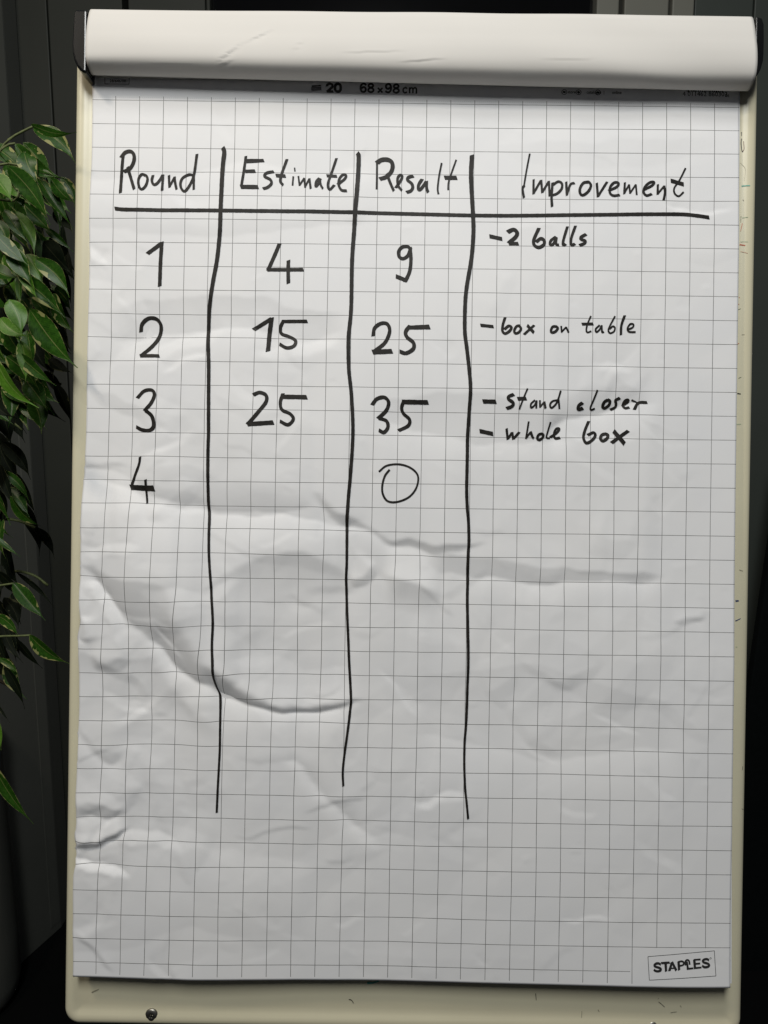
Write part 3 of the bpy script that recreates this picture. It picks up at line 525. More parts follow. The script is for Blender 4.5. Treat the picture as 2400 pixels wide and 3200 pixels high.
S = {
"Round":[[0.272,0.272,[[3.32,5.71],[3.2,7.42],[3.13,9.84]]],[0.32,0.32,[[3.14,6.04],[3.48,5.57],[3.96,5.4],[4.34,5.58],[4.48,6.1],[4.33,6.76],[3.96,7.28],[3.41,7.55]]],[0.288,0.288,[[3.79,7.06],[4.05,7.9],[4.55,9.43]]],[0.24,0.24,[[5.68,7.92],[5.3,7.82],[5.01,8.22],[4.97,8.79],[5.14,9.33],[5.42,9.42],[5.76,9.03],[5.91,8.37],[5.74,7.95],[5.47,7.92]]],[0.24,0.24,[[6.45,7.91],[6.36,8.5],[6.58,8.93],[6.98,8.72],[7.48,7.83]]],[0.24,0.24,[[7.48,7.83],[7.46,9.53]]],[0.224,0.224,[[8.12,7.88],[8.15,8.51],[8.23,9.19]]],[0.208,0.208,[[8.2,9.12],[8.74,8.04]]],[0.24,0.24,[[8.7,8.04],[8.81,8.74],[8.96,9.39]]],[0.24,0.24,[[10.69,7.85],[10.21,7.79],[9.57,8.16],[9.36,8.78],[9.5,9.34],[9.85,9.56],[10.36,8.89],[10.73,7.85],[11.0,5.61]]],[0.224,0.224,[[10.73,7.85],[10.77,9.37]]]],
"Estimate":[[0.24,0.24,[[16.12,5.76],[15.96,7.34],[15.75,8.87]]],[0.384,0.384,[[15.67,9.06],[17.47,9.06]]],[0.32,0.32,[[16.09,7.41],[17.12,7.36]]],[0.416,0.288,[[16.17,6.28],[17.98,6.19]]],[0.256,0.256,[[19.05,7.39],[18.33,7.56],[18.13,7.92],[18.71,8.24],[18.86,8.66],[18.47,9.08],[18.01,9.23]]],[0.24,0.24,[[20.42,6.03],[19.94,7.46],[19.76,8.36],[20.07,8.81]]],[0.32,0.32,[[19.31,7.81],[20.28,7.84]]],[0.144,0.144,[[21.24,6.92],[21.28,7.29]]],[0.192,0.192,[[21.12,7.88],[21.07,8.83]]],[0.192,0.192,[[21.66,7.84],[21.81,8.85]]],[0.192,0.192,[[21.81,8.82],[22.28,8.06]]],[0.192,0.192,[[22.28,8.06],[22.39,9.06]]],[0.192,0.192,[[22.39,8.98],[22.81,8.12]]],[0.208,0.208,[[22.81,8.12],[22.97,9.16]]],[0.224,0.224,[[23.85,8.04],[23.54,8.39],[23.48,8.93],[23.74,8.67],[23.95,8.14]]],[0.208,0.208,[[23.92,8.14],[23.99,8.71],[24.23,9.15]]],[0.224,0.224,[[25.58,5.88],[25.08,7.55],[24.75,8.7],[24.95,9.24],[25.42,8.77]]],[0.288,0.288,[[24.62,7.77],[25.65,7.82]]],[0.24,0.24,[[25.79,8.69],[26.49,8.11],[26.61,7.71],[26.29,7.65],[25.94,8.11],[25.89,8.74],[26.19,9.29],[26.74,9.38]]]],
"Result":[[0.2,0.2,[[29.83,6.14],[29.83,7.62],[29.8,9.1]]],[0.401,0.34,[[29.85,6.29],[30.27,6.0],[30.87,5.95],[31.33,6.17],[31.47,6.68],[31.3,7.27],[30.8,7.79],[30.15,8.02]]],[0.26,0.26,[[30.88,7.42],[31.19,8.31],[31.61,9.25]]],[0.24,0.24,[[31.82,8.92],[32.36,8.09],[32.47,7.67],[32.21,7.59],[31.99,8.0],[32.07,8.71],[32.45,9.2]]],[0.28,0.28,[[33.63,7.65],[33.13,7.8],[33.04,8.09],[33.47,8.47],[33.59,8.9],[33.39,9.25],[32.96,9.41]]],[0.28,0.28,[[34.55,7.99],[34.21,8.58],[34.19,9.09],[34.44,9.04],[34.78,8.57],[35.01,8.22]]],[0.28,0.28,[[35.01,8.22],[35.04,8.93],[35.19,9.38]]],[0.2,0.2,[[36.56,6.26],[36.32,7.64],[36.19,8.96],[36.27,9.55]]],[0.19,0.19,[[38.07,5.9],[37.67,7.11],[37.32,8.29],[37.28,9.1]]],[0.38,0.38,[[36.91,7.81],[38.15,7.81]]]],
"Improvement":[[0.192,0.192,[[45.72,5.17],[45.39,7.05],[45.13,8.77]]],[0.224,0.224,[[45.16,8.6],[45.01,8.93],[45.16,9.86]]],[0.208,0.208,[[46.15,7.91],[46.14,9.46]]],[0.208,0.208,[[46.14,9.41],[46.92,7.98]]],[0.208,0.208,[[46.94,7.98],[47.05,9.31]]],[0.208,0.208,[[47.05,9.28],[47.74,8.08]]],[0.208,0.208,[[47.74,8.08],[47.83,9.66]]],[0.24,0.24,[[48.13,8.24],[48.03,9.63],[48.09,10.77]]],[0.224,0.224,[[48.16,8.48],[48.69,8.12],[49.09,8.31],[49.07,8.88],[48.62,9.38],[48.11,9.58]]],[0.224,0.224,[[49.54,8.14],[49.62,9.57]]],[0.208,0.208,[[49.62,9.48],[49.98,8.43],[50.41,8.26]]],[0.24,0.24,[[51.82,8.14],[51.31,8.25],[50.96,8.86],[51.0,9.39],[51.32,9.52],[51.83,9.12],[52.1,8.52],[51.9,8.14],[51.63,8.15]]],[0.224,0.224,[[52.71,8.23],[52.83,9.7]]],[0.224,0.224,[[52.83,9.65],[53.78,8.09]]],[0.224,0.224,[[53.95,9.03],[54.8,8.6],[54.97,8.2],[54.52,8.16],[54.11,8.65],[54.08,9.26],[54.44,9.55],[55.08,9.47]]],[0.208,0.208,[[55.63,8.14],[55.56,9.34]]],[0.192,0.192,[[55.56,9.29],[56.08,8.35]]],[0.192,0.192,[[56.08,8.35],[56.17,9.3]]],[0.192,0.192,[[56.17,9.26],[56.77,8.34]]],[0.192,0.192,[[56.77,8.34],[56.86,9.43]]],[0.224,0.224,[[57.61,8.89],[58.44,8.43],[58.66,8.06],[58.21,8.11],[57.7,8.61],[57.58,9.18],[57.9,9.5],[58.41,9.33]]],[0.208,0.208,[[59.05,8.31],[59.02,9.36]]],[0.192,0.192,[[59.02,9.32],[59.69,8.47]]],[0.224,0.224,[[59.69,8.47],[59.79,9.07],[59.65,9.92]]],[0.192,0.192,[[61.92,6.55],[61.29,7.83],[60.75,8.65],[60.79,9.22],[61.22,9.49],[61.72,9.06]]],[0.352,0.352,[[60.41,7.89],[61.71,8.25]]]],
"- 2 balls":[[0.32,0.32,[[41.65,14.01],[42.92,14.28]]],[0.32,0.32,[[43.51,13.55],[44.1,13.29],[44.47,13.58],[44.35,14.04],[43.64,14.7]]],[0.288,0.288,[[43.64,14.76],[44.61,14.75]]],[0.272,0.272,[[46.74,13.1],[46.24,14.29],[46.28,14.89],[46.77,15.13],[47.28,14.81],[47.27,14.36],[46.92,14.2],[46.47,14.56]]],[0.224,0.224,[[48.52,13.99],[48.01,14.38],[47.92,14.81],[48.21,14.8],[48.55,14.18]]],[0.224,0.224,[[48.55,14.1],[48.53,14.75],[48.82,14.86]]],[0.224,0.224,[[49.69,12.91],[49.29,14.33],[49.27,14.85],[49.52,14.75]]],[0.224,0.224,[[50.52,12.82],[50.09,14.16],[50.13,14.84],[50.48,14.71]]],[0.24,0.24,[[51.62,13.69],[51.08,14.02],[51.12,14.23],[51.54,14.39],[51.44,14.66],[50.96,14.86]]]],
"1":[[0.36,0.36,[[6.11,16.2],[7.53,15.07]]],[0.34,0.34,[[7.55,14.96],[7.46,17.16],[7.43,19.6]]]],
"4":[[0.32,0.32,[[19.82,15.03],[19.38,16.19],[18.71,17.83]]],[0.32,0.32,[[18.6,17.79],[22.35,17.74]]],[0.34,0.34,[[20.79,16.79],[20.79,18.0],[20.84,19.18]]]],
"9":[[0.3,0.3,[[33.51,15.61],[33.2,15.2],[32.6,15.25],[32.23,15.72],[32.31,16.27],[32.72,16.47],[33.21,16.12],[33.46,15.4]]],[0.32,0.32,[[33.42,15.3],[33.52,16.62],[33.4,17.84],[32.96,18.9]]],[0.36,0.36,[[33.06,18.76],[32.01,18.35]]]],
"2":[[0.32,0.32,[[5.45,24.33],[5.59,23.52],[6.28,22.92],[7.14,23.01],[7.6,23.75],[7.42,24.97],[6.75,25.99],[5.63,26.98]]],[0.3,0.3,[[5.51,26.98],[7.55,27.01]]]],
"15":[[0.36,0.36,[[17.28,24.07],[19.16,22.85]]],[0.401,0.401,[[19.16,22.79],[18.94,24.72],[18.83,26.34]]],[0.3,0.3,[[20.31,23.14],[22.85,23.09]]],[0.3,0.3,[[20.41,23.04],[20.1,23.79],[20.23,24.46],[21.04,24.79],[21.65,25.19],[21.52,25.8],[20.82,26.01],[20.05,25.59]]]],
"25":[[0.32,0.32,[[29.73,24.62],[29.87,23.81],[30.52,23.31],[31.19,23.38],[31.44,24.15],[30.96,25.33],[29.87,26.23]]],[0.441,0.441,[[29.71,26.32],[31.71,26.21]]],[0.36,0.441,[[33.47,23.72],[35.55,23.63]]],[0.34,0.34,[[33.53,23.52],[33.1,24.17],[33.25,24.73],[33.9,25.29],[33.91,25.94],[33.18,26.41],[32.53,26.24]]]],
"3":[[0.3,0.3,[[5.42,31.4],[6.11,30.68],[6.91,30.57],[7.2,31.07],[6.88,31.98],[6.29,32.7]]],[0.32,0.32,[[6.35,32.65],[7.04,33.29],[7.23,34.3],[6.84,34.77],[6.04,34.72],[5.37,34.42]]]],
"25 estimate":[[0.32,0.32,[[17.46,30.97],[18.11,30.72],[18.76,31.02],[18.77,31.72],[18.03,32.74],[16.98,34.01]]],[0.401,0.401,[[16.94,34.01],[19.57,33.81]]],[0.401,0.401,[[20.36,31.12],[22.94,31.12]]],[0.3,0.3,[[20.51,30.79],[20.25,31.7],[20.43,32.47],[21.29,32.9],[21.64,33.46],[21.11,34.03],[20.27,33.68]]]],
"35":[[0.32,0.32,[[29.73,31.82],[30.2,31.21],[30.99,31.02],[31.44,31.52],[31.18,32.37],[30.35,33.22]]],[0.32,0.32,[[30.39,33.18],[31.2,33.47],[31.37,34.14],[30.98,34.69],[30.47,34.47]]],[0.401,0.401,[[32.92,31.44],[35.5,31.44]]],[0.3,0.3,[[33.02,31.29],[32.81,32.04],[33.02,32.64],[33.63,33.24],[33.5,33.91],[32.51,34.48]]]],
"4 round":[[0.18,0.18,[[5.9,37.58],[5.82,38.34],[5.38,39.56],[4.97,40.67]]],[0.38,0.38,[[4.89,40.77],[7.41,40.76]]],[0.18,0.14,[[6.59,39.9],[6.65,41.55],[6.69,42.46]]]],
"0":[[0.2,0.22,[[30.59,38.76],[31.37,38.14],[32.67,37.99],[33.87,38.37],[34.6,39.17],[34.46,40.37],[33.72,41.35],[32.54,41.87],[31.54,41.82],[31.03,41.12],[30.95,40.22],[31.19,39.21],[31.64,38.56]]]],
"- box on table":[[0.26,0.26,[[40.82,23.4],[42.12,23.52]]],[0.221,0.221,[[43.32,22.56],[43.1,23.33],[43.08,23.98],[43.37,24.22],[43.8,23.95],[44.0,23.58],[43.71,23.42],[43.27,23.78]]],[0.208,0.208,[[44.92,23.38],[44.53,23.44],[44.29,23.9],[44.41,24.18],[44.76,24.07],[44.99,23.7],[44.79,23.38]]],[0.247,0.247,[[45.63,23.33],[46.32,24.07]]],[0.208,0.208,[[46.34,23.31],[45.31,24.28]]],[0.208,0.208,[[48.6,23.39],[48.24,23.46],[48.09,23.85],[48.18,24.05],[48.53,23.94],[48.78,23.58],[48.6,23.39]]],[0.182,0.182,[[49.12,23.35],[49.18,24.01]]],[0.182,0.182,[[49.18,23.93],[49.64,23.45]]],[0.195,0.195,[[49.64,23.45],[49.91,23.99]]],[0.182,0.182,[[52.2,22.26],[51.87,23.08],[51.75,23.67],[51.86,23.97],[52.25,23.84]]],[0.234,0.234,[[51.3,23.11],[52.44,23.07]]],[0.195,0.195,[[53.11,23.2],[52.72,23.6],[52.79,23.92],[53.11,23.66],[53.33,23.22]]],[0.195,0.195,[[53.33,23.22],[53.38,23.92],[53.55,23.87]]],[0.182,0.182,[[54.7,22.23],[54.21,23.18],[54.02,23.71],[54.22,24.0],[54.61,23.81],[54.71,23.44],[54.48,23.28],[54.15,23.58]]],[0.208,0.208,[[55.71,22.14],[55.38,23.17],[55.34,24.14]]],[0.195,0.195,[[55.99,23.62],[56.56,23.35],[56.63,23.04],[56.29,23.02],[56.02,23.49],[56.2,23.81],[56.87,23.83]]]],
"- stand closer":[[0.338,0.338,[[41.17,31.27],[42.5,31.28]]],[0.26,0.26,[[44.33,30.56],[43.81,30.78],[43.82,31.04],[44.29,31.39],[44.19,31.74],[43.65,31.96]]],[0.182,0.182,[[45.75,29.94],[45.35,30.91],[44.95,32.02]]],[0.312,0.312,[[44.75,31.0],[45.61,30.95]]],[0.195,0.195,[[46.52,31.12],[46.13,31.49],[46.16,31.86],[46.5,31.62],[46.71,31.16]]],[0.195,0.195,[[46.71,31.16],[46.68,31.91]]],[0.195,0.195,[[47.04,31.13],[47.07,31.84]]],[0.169,0.169,[[47.07,31.81],[47.48,31.28]]],[0.208,0.208,[[47.48,31.28],[47.63,31.91]]],[0.195,0.195,[[48.79,31.07],[48.34,31.18],[48.08,31.53],[48.22,31.86],[48.66,31.46],[48.92,30.87],[49.15,30.1]]],[0.195,0.195,[[48.92,30.93],[49.02,31.89]]],[0.26,0.26,[[51.48,31.2],[51.07,31.52],[51.05,31.89],[51.54,31.75]]],[0.195,0.195,[[52.97,29.92],[52.65,30.82],[52.34,31.67],[52.47,31.9],[52.8,31.76]]],[0.247,0.247,[[54.11,30.86],[53.76,31.07],[53.61,31.53],[53.86,31.72],[54.26,31.39],[54.33,30.99],[54.11,30.86]]],[0.234,0.234,[[55.37,30.65],[54.93,30.92],[55.02,31.28],[54.94,31.68],[54.47,31.92]]],[0.208,0.208,[[55.71,31.52],[56.25,31.1],[56.28,30.84],[55.97,30.91],[55.76,31.41],[56.0,31.78],[56.42,31.71]]],[0.195,0.104,[[56.64,30.87],[57.27,31.18]]],[0.234,0.234,[[56.94,31.94],[57.36,31.21],[58.23,31.16]]]],
"- whole box":[[0.338,0.338,[[40.92,34.35],[42.28,34.62]]],[0.208,0.208,[[43.7,34.05],[43.85,35.19]]],[0.208,0.208,[[43.85,35.13],[44.29,34.44]]],[0.208,0.208,[[44.29,34.44],[44.43,35.16]]],[0.208,0.208,[[44.43,35.12],[45.03,34.4]]],[0.195,0.195,[[45.96,33.29],[45.85,34.18],[45.73,35.08]]],[0.195,0.195,[[45.77,34.97],[46.2,34.35]]],[0.208,0.208,[[46.2,34.35],[46.37,34.83],[46.51,35.03]]],[0.208,0.208,[[47.34,34.53],[47.02,34.63],[46.88,35.02],[47.09,35.21],[47.41,34.95],[47.47,34.62],[47.28,34.53]]],[0.195,0.195,[[48.16,33.28],[47.92,34.29],[47.82,34.94],[48.19,35.02]]],[0.221,0.221,[[48.23,34.91],[48.96,34.43],[49.21,34.03],[48.87,34.01],[48.64,34.54],[48.8,35.03],[49.32,35.0]]],[0.234,0.234,[[52.23,33.22],[51.82,34.24],[51.67,35.02],[51.96,35.52],[52.54,35.25],[52.92,34.74],[52.73,34.42],[52.12,34.69]]],[0.247,0.247,[[53.96,34.53],[53.6,34.67],[53.45,35.06],[53.71,35.28],[54.12,35.02],[54.22,34.66],[53.96,34.53]]],[0.351,0.351,[[54.82,34.23],[55.89,35.52]]],[0.286,0.286,[[56.29,34.18],[54.59,35.45]]]],
"line header":[[0.299,0.299,[[2.61,11.5],[3.54,11.59],[5.48,11.63],[7.88,11.63],[13.51,11.6],[18.31,11.6],[23.14,11.57],[27.31,11.59],[33.64,11.71],[40.63,11.81],[47.05,11.72],[53.47,11.59],[58.26,11.46],[61.49,11.45],[63.08,11.58],[64.35,11.75]]]],
"line a":[[0.399,0.199,[[13.7,4.89],[13.86,5.39],[13.75,6.79],[13.67,10.07],[13.64,11.7],[13.59,13.69],[13.37,16.66],[13.0,19.13],[12.66,21.96],[12.62,24.81],[12.75,28.17],[12.89,34.23],[12.89,38.24],[12.97,41.87],[13.05,44.3],[13.15,47.37],[13.49,50.92],[13.72,53.97],[13.71,57.06],[13.93,59.48],[14.31,61.89],[14.54,65.2],[14.63,67.62],[14.56,70.66],[14.47,74.36]]]],
"line b":[[0.399,0.199,[[27.77,5.29],[27.91,5.69],[27.87,7.66],[27.77,9.49],[27.64,11.52],[27.57,13.51],[27.41,16.88],[27.4,21.77],[27.2,25.03],[27.26,27.98],[27.55,30.59],[27.75,33.63],[27.76,36.03],[27.6,39.24],[27.41,42.01],[27.36,45.21],[27.41,49.6],[27.6,53.35],[27.85,57.3],[28.07,61.7],[28.07,63.46],[27.78,65.88],[27.5,68.3],[27.39,70.05],[27.46,71.4]]]],
"line c":[[0.399,0.199,[[39.71,5.4],[39.64,7.51],[39.77,9.84],[39.9,11.87],[39.96,13.69],[39.79,16.39],[39.34,19.42],[39.2,21.41],[39.21,24.03],[39.43,25.74],[39.7,27.98],[39.86,29.92],[39.79,31.9],[39.64,35.18],[39.61,37.81],[39.59,40.52],[39.69,42.51],[39.85,44.34],[39.96,50.33],[40.11,56.33],[40.14,59.94],[40.08,64.25],[39.93,67.13],[39.94,69.51],[40.15,72.38],[40.39,74.59]]]],
"logo":[[0.05,0.05,[[59.03,88.43],[65.83,87.79]]],[0.05,0.05,[[65.83,87.77],[66.0,90.33]]],[0.05,0.05,[[66.0,90.33],[59.18,90.8]]],[0.05,0.05,[[59.18,90.8],[59.03,88.41]]],[0.21,0.21,[[60.33,89.22],[60.17,89.11],[59.91,89.11],[59.7,89.27],[59.78,89.43],[60.11,89.52],[60.34,89.64],[60.28,89.82],[60.02,89.9],[59.77,89.84],[59.65,89.73]]],[0.21,0.21,[[60.4,89.07],[61.24,89.0]]],[0.22,0.22,[[60.83,89.03],[60.88,89.89]]],[0.22,0.22,[[61.21,89.84],[61.49,88.96]]],[0.22,0.22,[[61.49,88.96],[61.93,89.79]]],[0.16,0.16,[[61.35,89.59],[61.76,89.56]]],[0.22,0.22,[[62.22,89.75],[62.15,88.87]]],[0.19,0.19,[[62.15,88.93],[62.47,88.86],[62.67,88.97],[62.66,89.19],[62.48,89.29],[62.2,89.32]]],[0.2,0.17,[[62.9,89.26],[62.84,88.96],[62.98,88.73],[63.16,88.75],[63.26,88.91],[63.29,89.18]]],[0.2,0.22,[[63.0,88.9],[63.09,89.46],[63.11,89.61]]],[0.2,0.2,[[63.01,89.62],[63.65,89.56]]],[0.22,0.22,[[63.84,89.59],[63.76,88.67]]],[0.19,0.19,[[63.76,88.72],[64.4,88.67]]],[0.19,0.19,[[63.79,89.13],[64.36,89.08]]],[0.19,0.19,[[63.82,89.55],[64.49,89.48]]],[0.21,0.21,[[65.27,88.74],[65.09,88.64],[64.84,88.66],[64.67,88.78],[64.7,88.95],[65.0,89.04],[65.26,89.15],[65.26,89.34],[65.01,89.45],[64.76,89.43],[64.59,89.3]]],[0.04,0.04,[[65.43,88.47],[65.51,88.51],[65.51,88.59],[65.43,88.63],[65.36,88.57],[65.37,88.5],[65.43,88.47]]]],
"20":[[0.216,0.216,[[24.48,-1.67],[24.55,-1.85],[24.78,-1.95],[25.01,-1.85],[25.05,-1.61],[24.85,-1.41],[24.56,-1.13]]],[0.216,0.216,[[24.46,-1.11],[25.13,-1.12]]],[0.233,0.233,[[25.61,-1.96],[25.38,-1.82],[25.32,-1.51],[25.39,-1.21],[25.63,-1.11],[25.86,-1.21],[25.92,-1.52],[25.85,-1.83],[25.61,-1.96]]]],
"68 x 98 cm":[[0.199,0.199,[[28.56,-1.83],[28.42,-1.96],[28.19,-1.96],[28.02,-1.75],[28.0,-1.41],[28.13,-1.14],[28.37,-1.11],[28.53,-1.28],[28.49,-1.52],[28.29,-1.62],[28.06,-1.45]]],[0.199,0.199,[[29.06,-1.56],[28.83,-1.69],[28.86,-1.9],[29.06,-1.97],[29.26,-1.9],[29.29,-1.7],[29.06,-1.56],[28.83,-1.42],[28.8,-1.22],[29.07,-1.08],[29.33,-1.22],[29.3,-1.43],[29.06,-1.56]]],[0.166,0.166,[[29.8,-1.54],[30.27,-1.07]]],[0.166,0.166,[[30.27,-1.54],[29.81,-1.06]]],[0.199,0.199,[[30.6,-1.24],[30.74,-1.11],[30.97,-1.11],[31.14,-1.32],[31.17,-1.66],[31.03,-1.93],[30.79,-1.96],[30.63,-1.79],[30.67,-1.55],[30.87,-1.45],[31.1,-1.62]]],[0.199,0.199,[[31.7,-1.53],[31.47,-1.66],[31.5,-1.86],[31.7,-1.94],[31.9,-1.87],[31.93,-1.67],[31.7,-1.53],[31.47,-1.39],[31.44,-1.18],[31.71,-1.05],[31.97,-1.19],[31.94,-1.39],[31.7,-1.53]]],[0.166,0.166,[[32.84,-1.51],[32.67,-1.61],[32.47,-1.5],[32.44,-1.23],[32.58,-1.06],[32.84,-1.13]]],[0.166,0.166,[[33.1,-1.65],[33.11,-1.03]]],[0.166,0.166,[[33.14,-1.48],[33.3,-1.61],[33.44,-1.48],[33.45,-1.04]]],[0.166,0.166,[[33.47,-1.48],[33.64,-1.62],[33.81,-1.48],[33.81,-1.01]]]],
"stack icon":[[0.183,0.133,[[22.91,-1.64],[23.85,-1.73]]],[0.1,0.1,[[22.85,-1.45],[23.88,-1.55]]],[0.083,0.083,[[22.85,-1.31],[23.88,-1.41]]],[0.073,0.073,[[22.89,-1.19],[23.89,-1.29]]]]}
HAND = {'Round': ('handwritten_word', 'handwritten word Round heading the first column'), 'Estimate': ('handwritten_word', 'handwritten word Estimate heading the second column'),
 'Result': ('handwritten_word', 'handwritten word Result heading the third column'), 'Improvement': ('handwritten_word', 'handwritten word Improvement heading the last column'),
 '- 2 balls': ('handwritten_note', 'handwritten note 2 balls'), '- box on table': ('handwritten_note', 'handwritten note box on table'),
 '- stand closer': ('handwritten_note', 'handwritten note stand closer'), '- whole box': ('handwritten_note', 'handwritten note whole box'),
 '1': ('handwritten_number', 'round number 1'), '2': ('handwritten_number', 'round number 2'), '3': ('handwritten_number', 'round number 3'), '4 round': ('handwritten_number', 'round number 4'),
 '4': ('handwritten_number', 'estimate 4'), '15': ('handwritten_number', 'estimate 15'), '25 estimate': ('handwritten_number', 'estimate 25'),
 '9': ('handwritten_number', 'result 9'), '25': ('handwritten_number', 'result 25'), '35': ('handwritten_number', 'result 35'), '0': ('handwritten_number', 'thin round result 0'),
 'line header': ('marker_line', 'horizontal line under the headings'), 'line a': ('marker_line', 'line right of the round column'), 'line b': ('marker_line', 'line right of the estimate column'), 'line c': ('marker_line', 'line right of the result column')}
SPLIT = {'- 2 balls': [(0, 'dash'), (1, '2'), (3, 'balls')], '- box on table': [(0, 'dash'), (1, 'box'), (5, 'on'), (9, 'table')],
         '- stand closer': [(0, 'dash'), (1, 'stand'), (11, 'closer')], '- whole box': [(0, 'dash'), (1, 'whole'), (11, 'box')]}
for key, st in S.items():
    if key == '4 round': st = [[a*1.35, b*1.35, p] for a, b, p in st]
    e0 = 0.045
    if key in HAND:
        if key in SPLIT:
            b_ = [0]+[x_[0] for x_ in SPLIT[key][1:]]+[len(st)]
            for (i0_, w_), i1_ in zip(SPLIT[key], b_[1:]):
                o = mesh_obj('handwritten_dash' if w_ == 'dash' else 'handwritten_word', *ribbon(st[i0_:i1_], e0, small=True), M['ink'], sheet)
                o['label'] = ('handwritten dash before the note '+key[2:]) if w_ == 'dash' else 'handwritten '+w_+' in the note '+key[2:]
            continue
        nm, lb = HAND[key]; e0 = {'line header': 0.056, 'line a': 0.058, 'line b': 0.059, 'line c': 0.060}.get(key, 0.042)
        o = mesh_obj(nm, *ribbon(st, e0), M['ink'], sheet); o['label'] = lb
    else:
        nm, lb = {'logo': ('printed_logo', 'boxed printed logo in the lower right corner'), '20': ('printed_number', 'printed number 20'),
                  '68 x 98 cm': ('printed_size', 'printed size 68 x 98 cm'), 'stack icon': ('printed_icon', 'printed icon of a stack of sheets')}[key]
        o = mesh_obj(nm, *ribbon([(a, b, p) for a, b, p in st], 0.022), M['print'], sheet); o['label'] = lb
# small print on the binding strip, from the built-in font
def small_text(txt, u, v, size, mat, name, label, bold=0.0, xs=1.0):
    cu = bpy.data.curves.new(name, 'FONT'); cu.body = txt; cu.size = 1.0; cu.offset = bold; cu.resolution_u = 3
    tmp = bpy.data.objects.new(name, cu); C.objects.link(tmp); dg = bpy.context.evaluated_depsgraph_get()
    me = bpy.data.meshes.new_from_object(tmp.evaluated_get(dg)); C.objects.unlink(tmp); bpy.data.objects.remove(tmp)
    co = np.array([v_.co[:] for v_ in me.vertices]); uu = u+co[:,0]*size*xs; vv_ = v-co[:,1]*size
    X = P(uu, vv_, sampleH(uu, vv_)+0.03); me.vertices.foreach_set('co', X.astype(np.float32).ravel()); me.materials.append(mat); me.update()
    o = bpy.data.objects.new(name, me); C.objects.link(o); o.parent = sheet; o['label'] = label
UVX = lambda x: (x-287)/30.05
small_text('www.staples.eu', UVX(1848), -1.88, 0.42, M['print'], 'printed_address', 'tiny printed web address', 0.015)
small_text('store  |       catalogue  |       online', UVX(1776), -1.22, 0.44, M['print'], 'printed_words', 'tiny printed words store catalogue online', 0.015, 0.92)
small_text('4 011462 860303', UVX(2136), -1.10, 0.68, M['print'], 'printed_digits', 'digits under the bar code', 0.0, 0.98)
small_text('DE', UVX(2269), -1.05, 0.35, M['print'], 'printed_mark', 'tiny mark beside the bar code', 0.02)
small_text('28/646/081', UVX(341), -1.80, 0.42, M['print'], 'printed_code', 'boxed code at the left of the strip', 0.01, 1.0)
bx = [(0.05,0.05,[(UVX(326),-2.4),(UVX(326),-1.62)]),(0.05,0.05,[(UVX(326),-1.62),(UVX(402),-1.62)]),(0.05,0.05,[(UVX(402),-1.62),(UVX(402),-2.4)])]
mesh_obj('printed_box', *ribbon(bx), M['print'], sheet)
rb = random.Random(4); bars = []; x = 2150.0
while x < 2263:
    w = rb.choice([1.3, 1.3, 2.4, 3.4]); bars.append((w/30, w/30, [(UVX(x), -3.0), (UVX(x), -1.55 if rb.random() < .9 else -1.4)])); x += w+rb.choice([1.4, 1.8, 3.0])
mesh_obj('bar_code', *ribbon(bars), M['print'], sheet)
ic = []
for cx in (1766, 1811, 1871):
    c0 = UVX(cx); pts = [(c0+0.26*math.cos(a), -1.35+0.26*math.sin(a)) for a in np.linspace(0, 2*math.pi, 17)]
    ic.append((0.06, 0.06, pts)); ic.append((0.2, 0.2, [(c0-0.12, -1.38), (c0+0.12, -1.32)]))
mesh_obj('printed_icon', *ribbon(ic), M['print'], sheet)['label'] = 'three tiny round printed icons'
# ---- written sheets turned over the top, bulging over the clamp
pr = [(0.62,50.6),(0.66,49.6),(0.86,48.75),(1.25,48.33),(1.65,48.22),(2.2,48.3),(2.72,48.52),(3.08,48.85),(3.28,49.35),(3.36,50.0),(3.33,50.9),(3.22,51.7),(3.07,52.4),(2.86,53.3),(2.62,54.1),(2.38,54.75),(2.02,55.22),(1.5,55.5),(0.8,55.7),(-0.2,55.7),(-1.2,55.35),(-1.9,54.4),(-2.2,52.5),(-2.4,48),(-2.6,35),(-2.7,10),(-2.6,-20)]
prc = catmull(pr, 0.12)
nx = 220; xx = np.linspace(-33.5, 34.05, nx)
arc = np.concatenate([[0], np.cumsum(np.linalg.norm(np.diff(prc, axis=0), axis=1))])
Dp = np.repeat(prc[:,0][:,None], nx, 1); Zp = np.repeat(prc[:,1][:,None], nx, 1); Xp = np.repeat(xx[None,:], len(prc), 0)
tt = (xx+33.5)/67.55
low = np.exp(-((Zp-48.3)/1.2)**2)*(Dp > 0.8)
Zp = Zp+0.17*tt[None,:]                          # follows the slight skew of the bar
Zp += low*(0.62*(1-tt[None,:])**1.3-0.26*tt[None,:])
fr_ = (Dp > 1.0)*np.clip((Dp-1.0)/1.5, 0, 1)
nz = np.zeros_like(Dp)
for k in range(14):
    a, b, ph = rng.uniform(0.05, 0.5), rng.uniform(0.15, 1.1), rng.uniform(0, 6.28)
    nz += 0.017*np.sin(a*Xp+b*arc[:,None]+ph)
def pcrease(x0, z0, x1, z1, amp, w):
    d = np.array([x1-x0, z1-z0]); L = np.linalg.norm(d); d /= L
    s = (Xp-x0)*d[0]+(Zp-z0)*d[1]; n_ = -(Xp-x0)*d[1]+(Zp-z0)*d[0]
    return amp*np.exp(-np.abs(n_)/w)*np.clip(np.sin(np.pi*np.clip(s/L, 0, 1)), 0, 1)*np.sign(n_+1e-9)
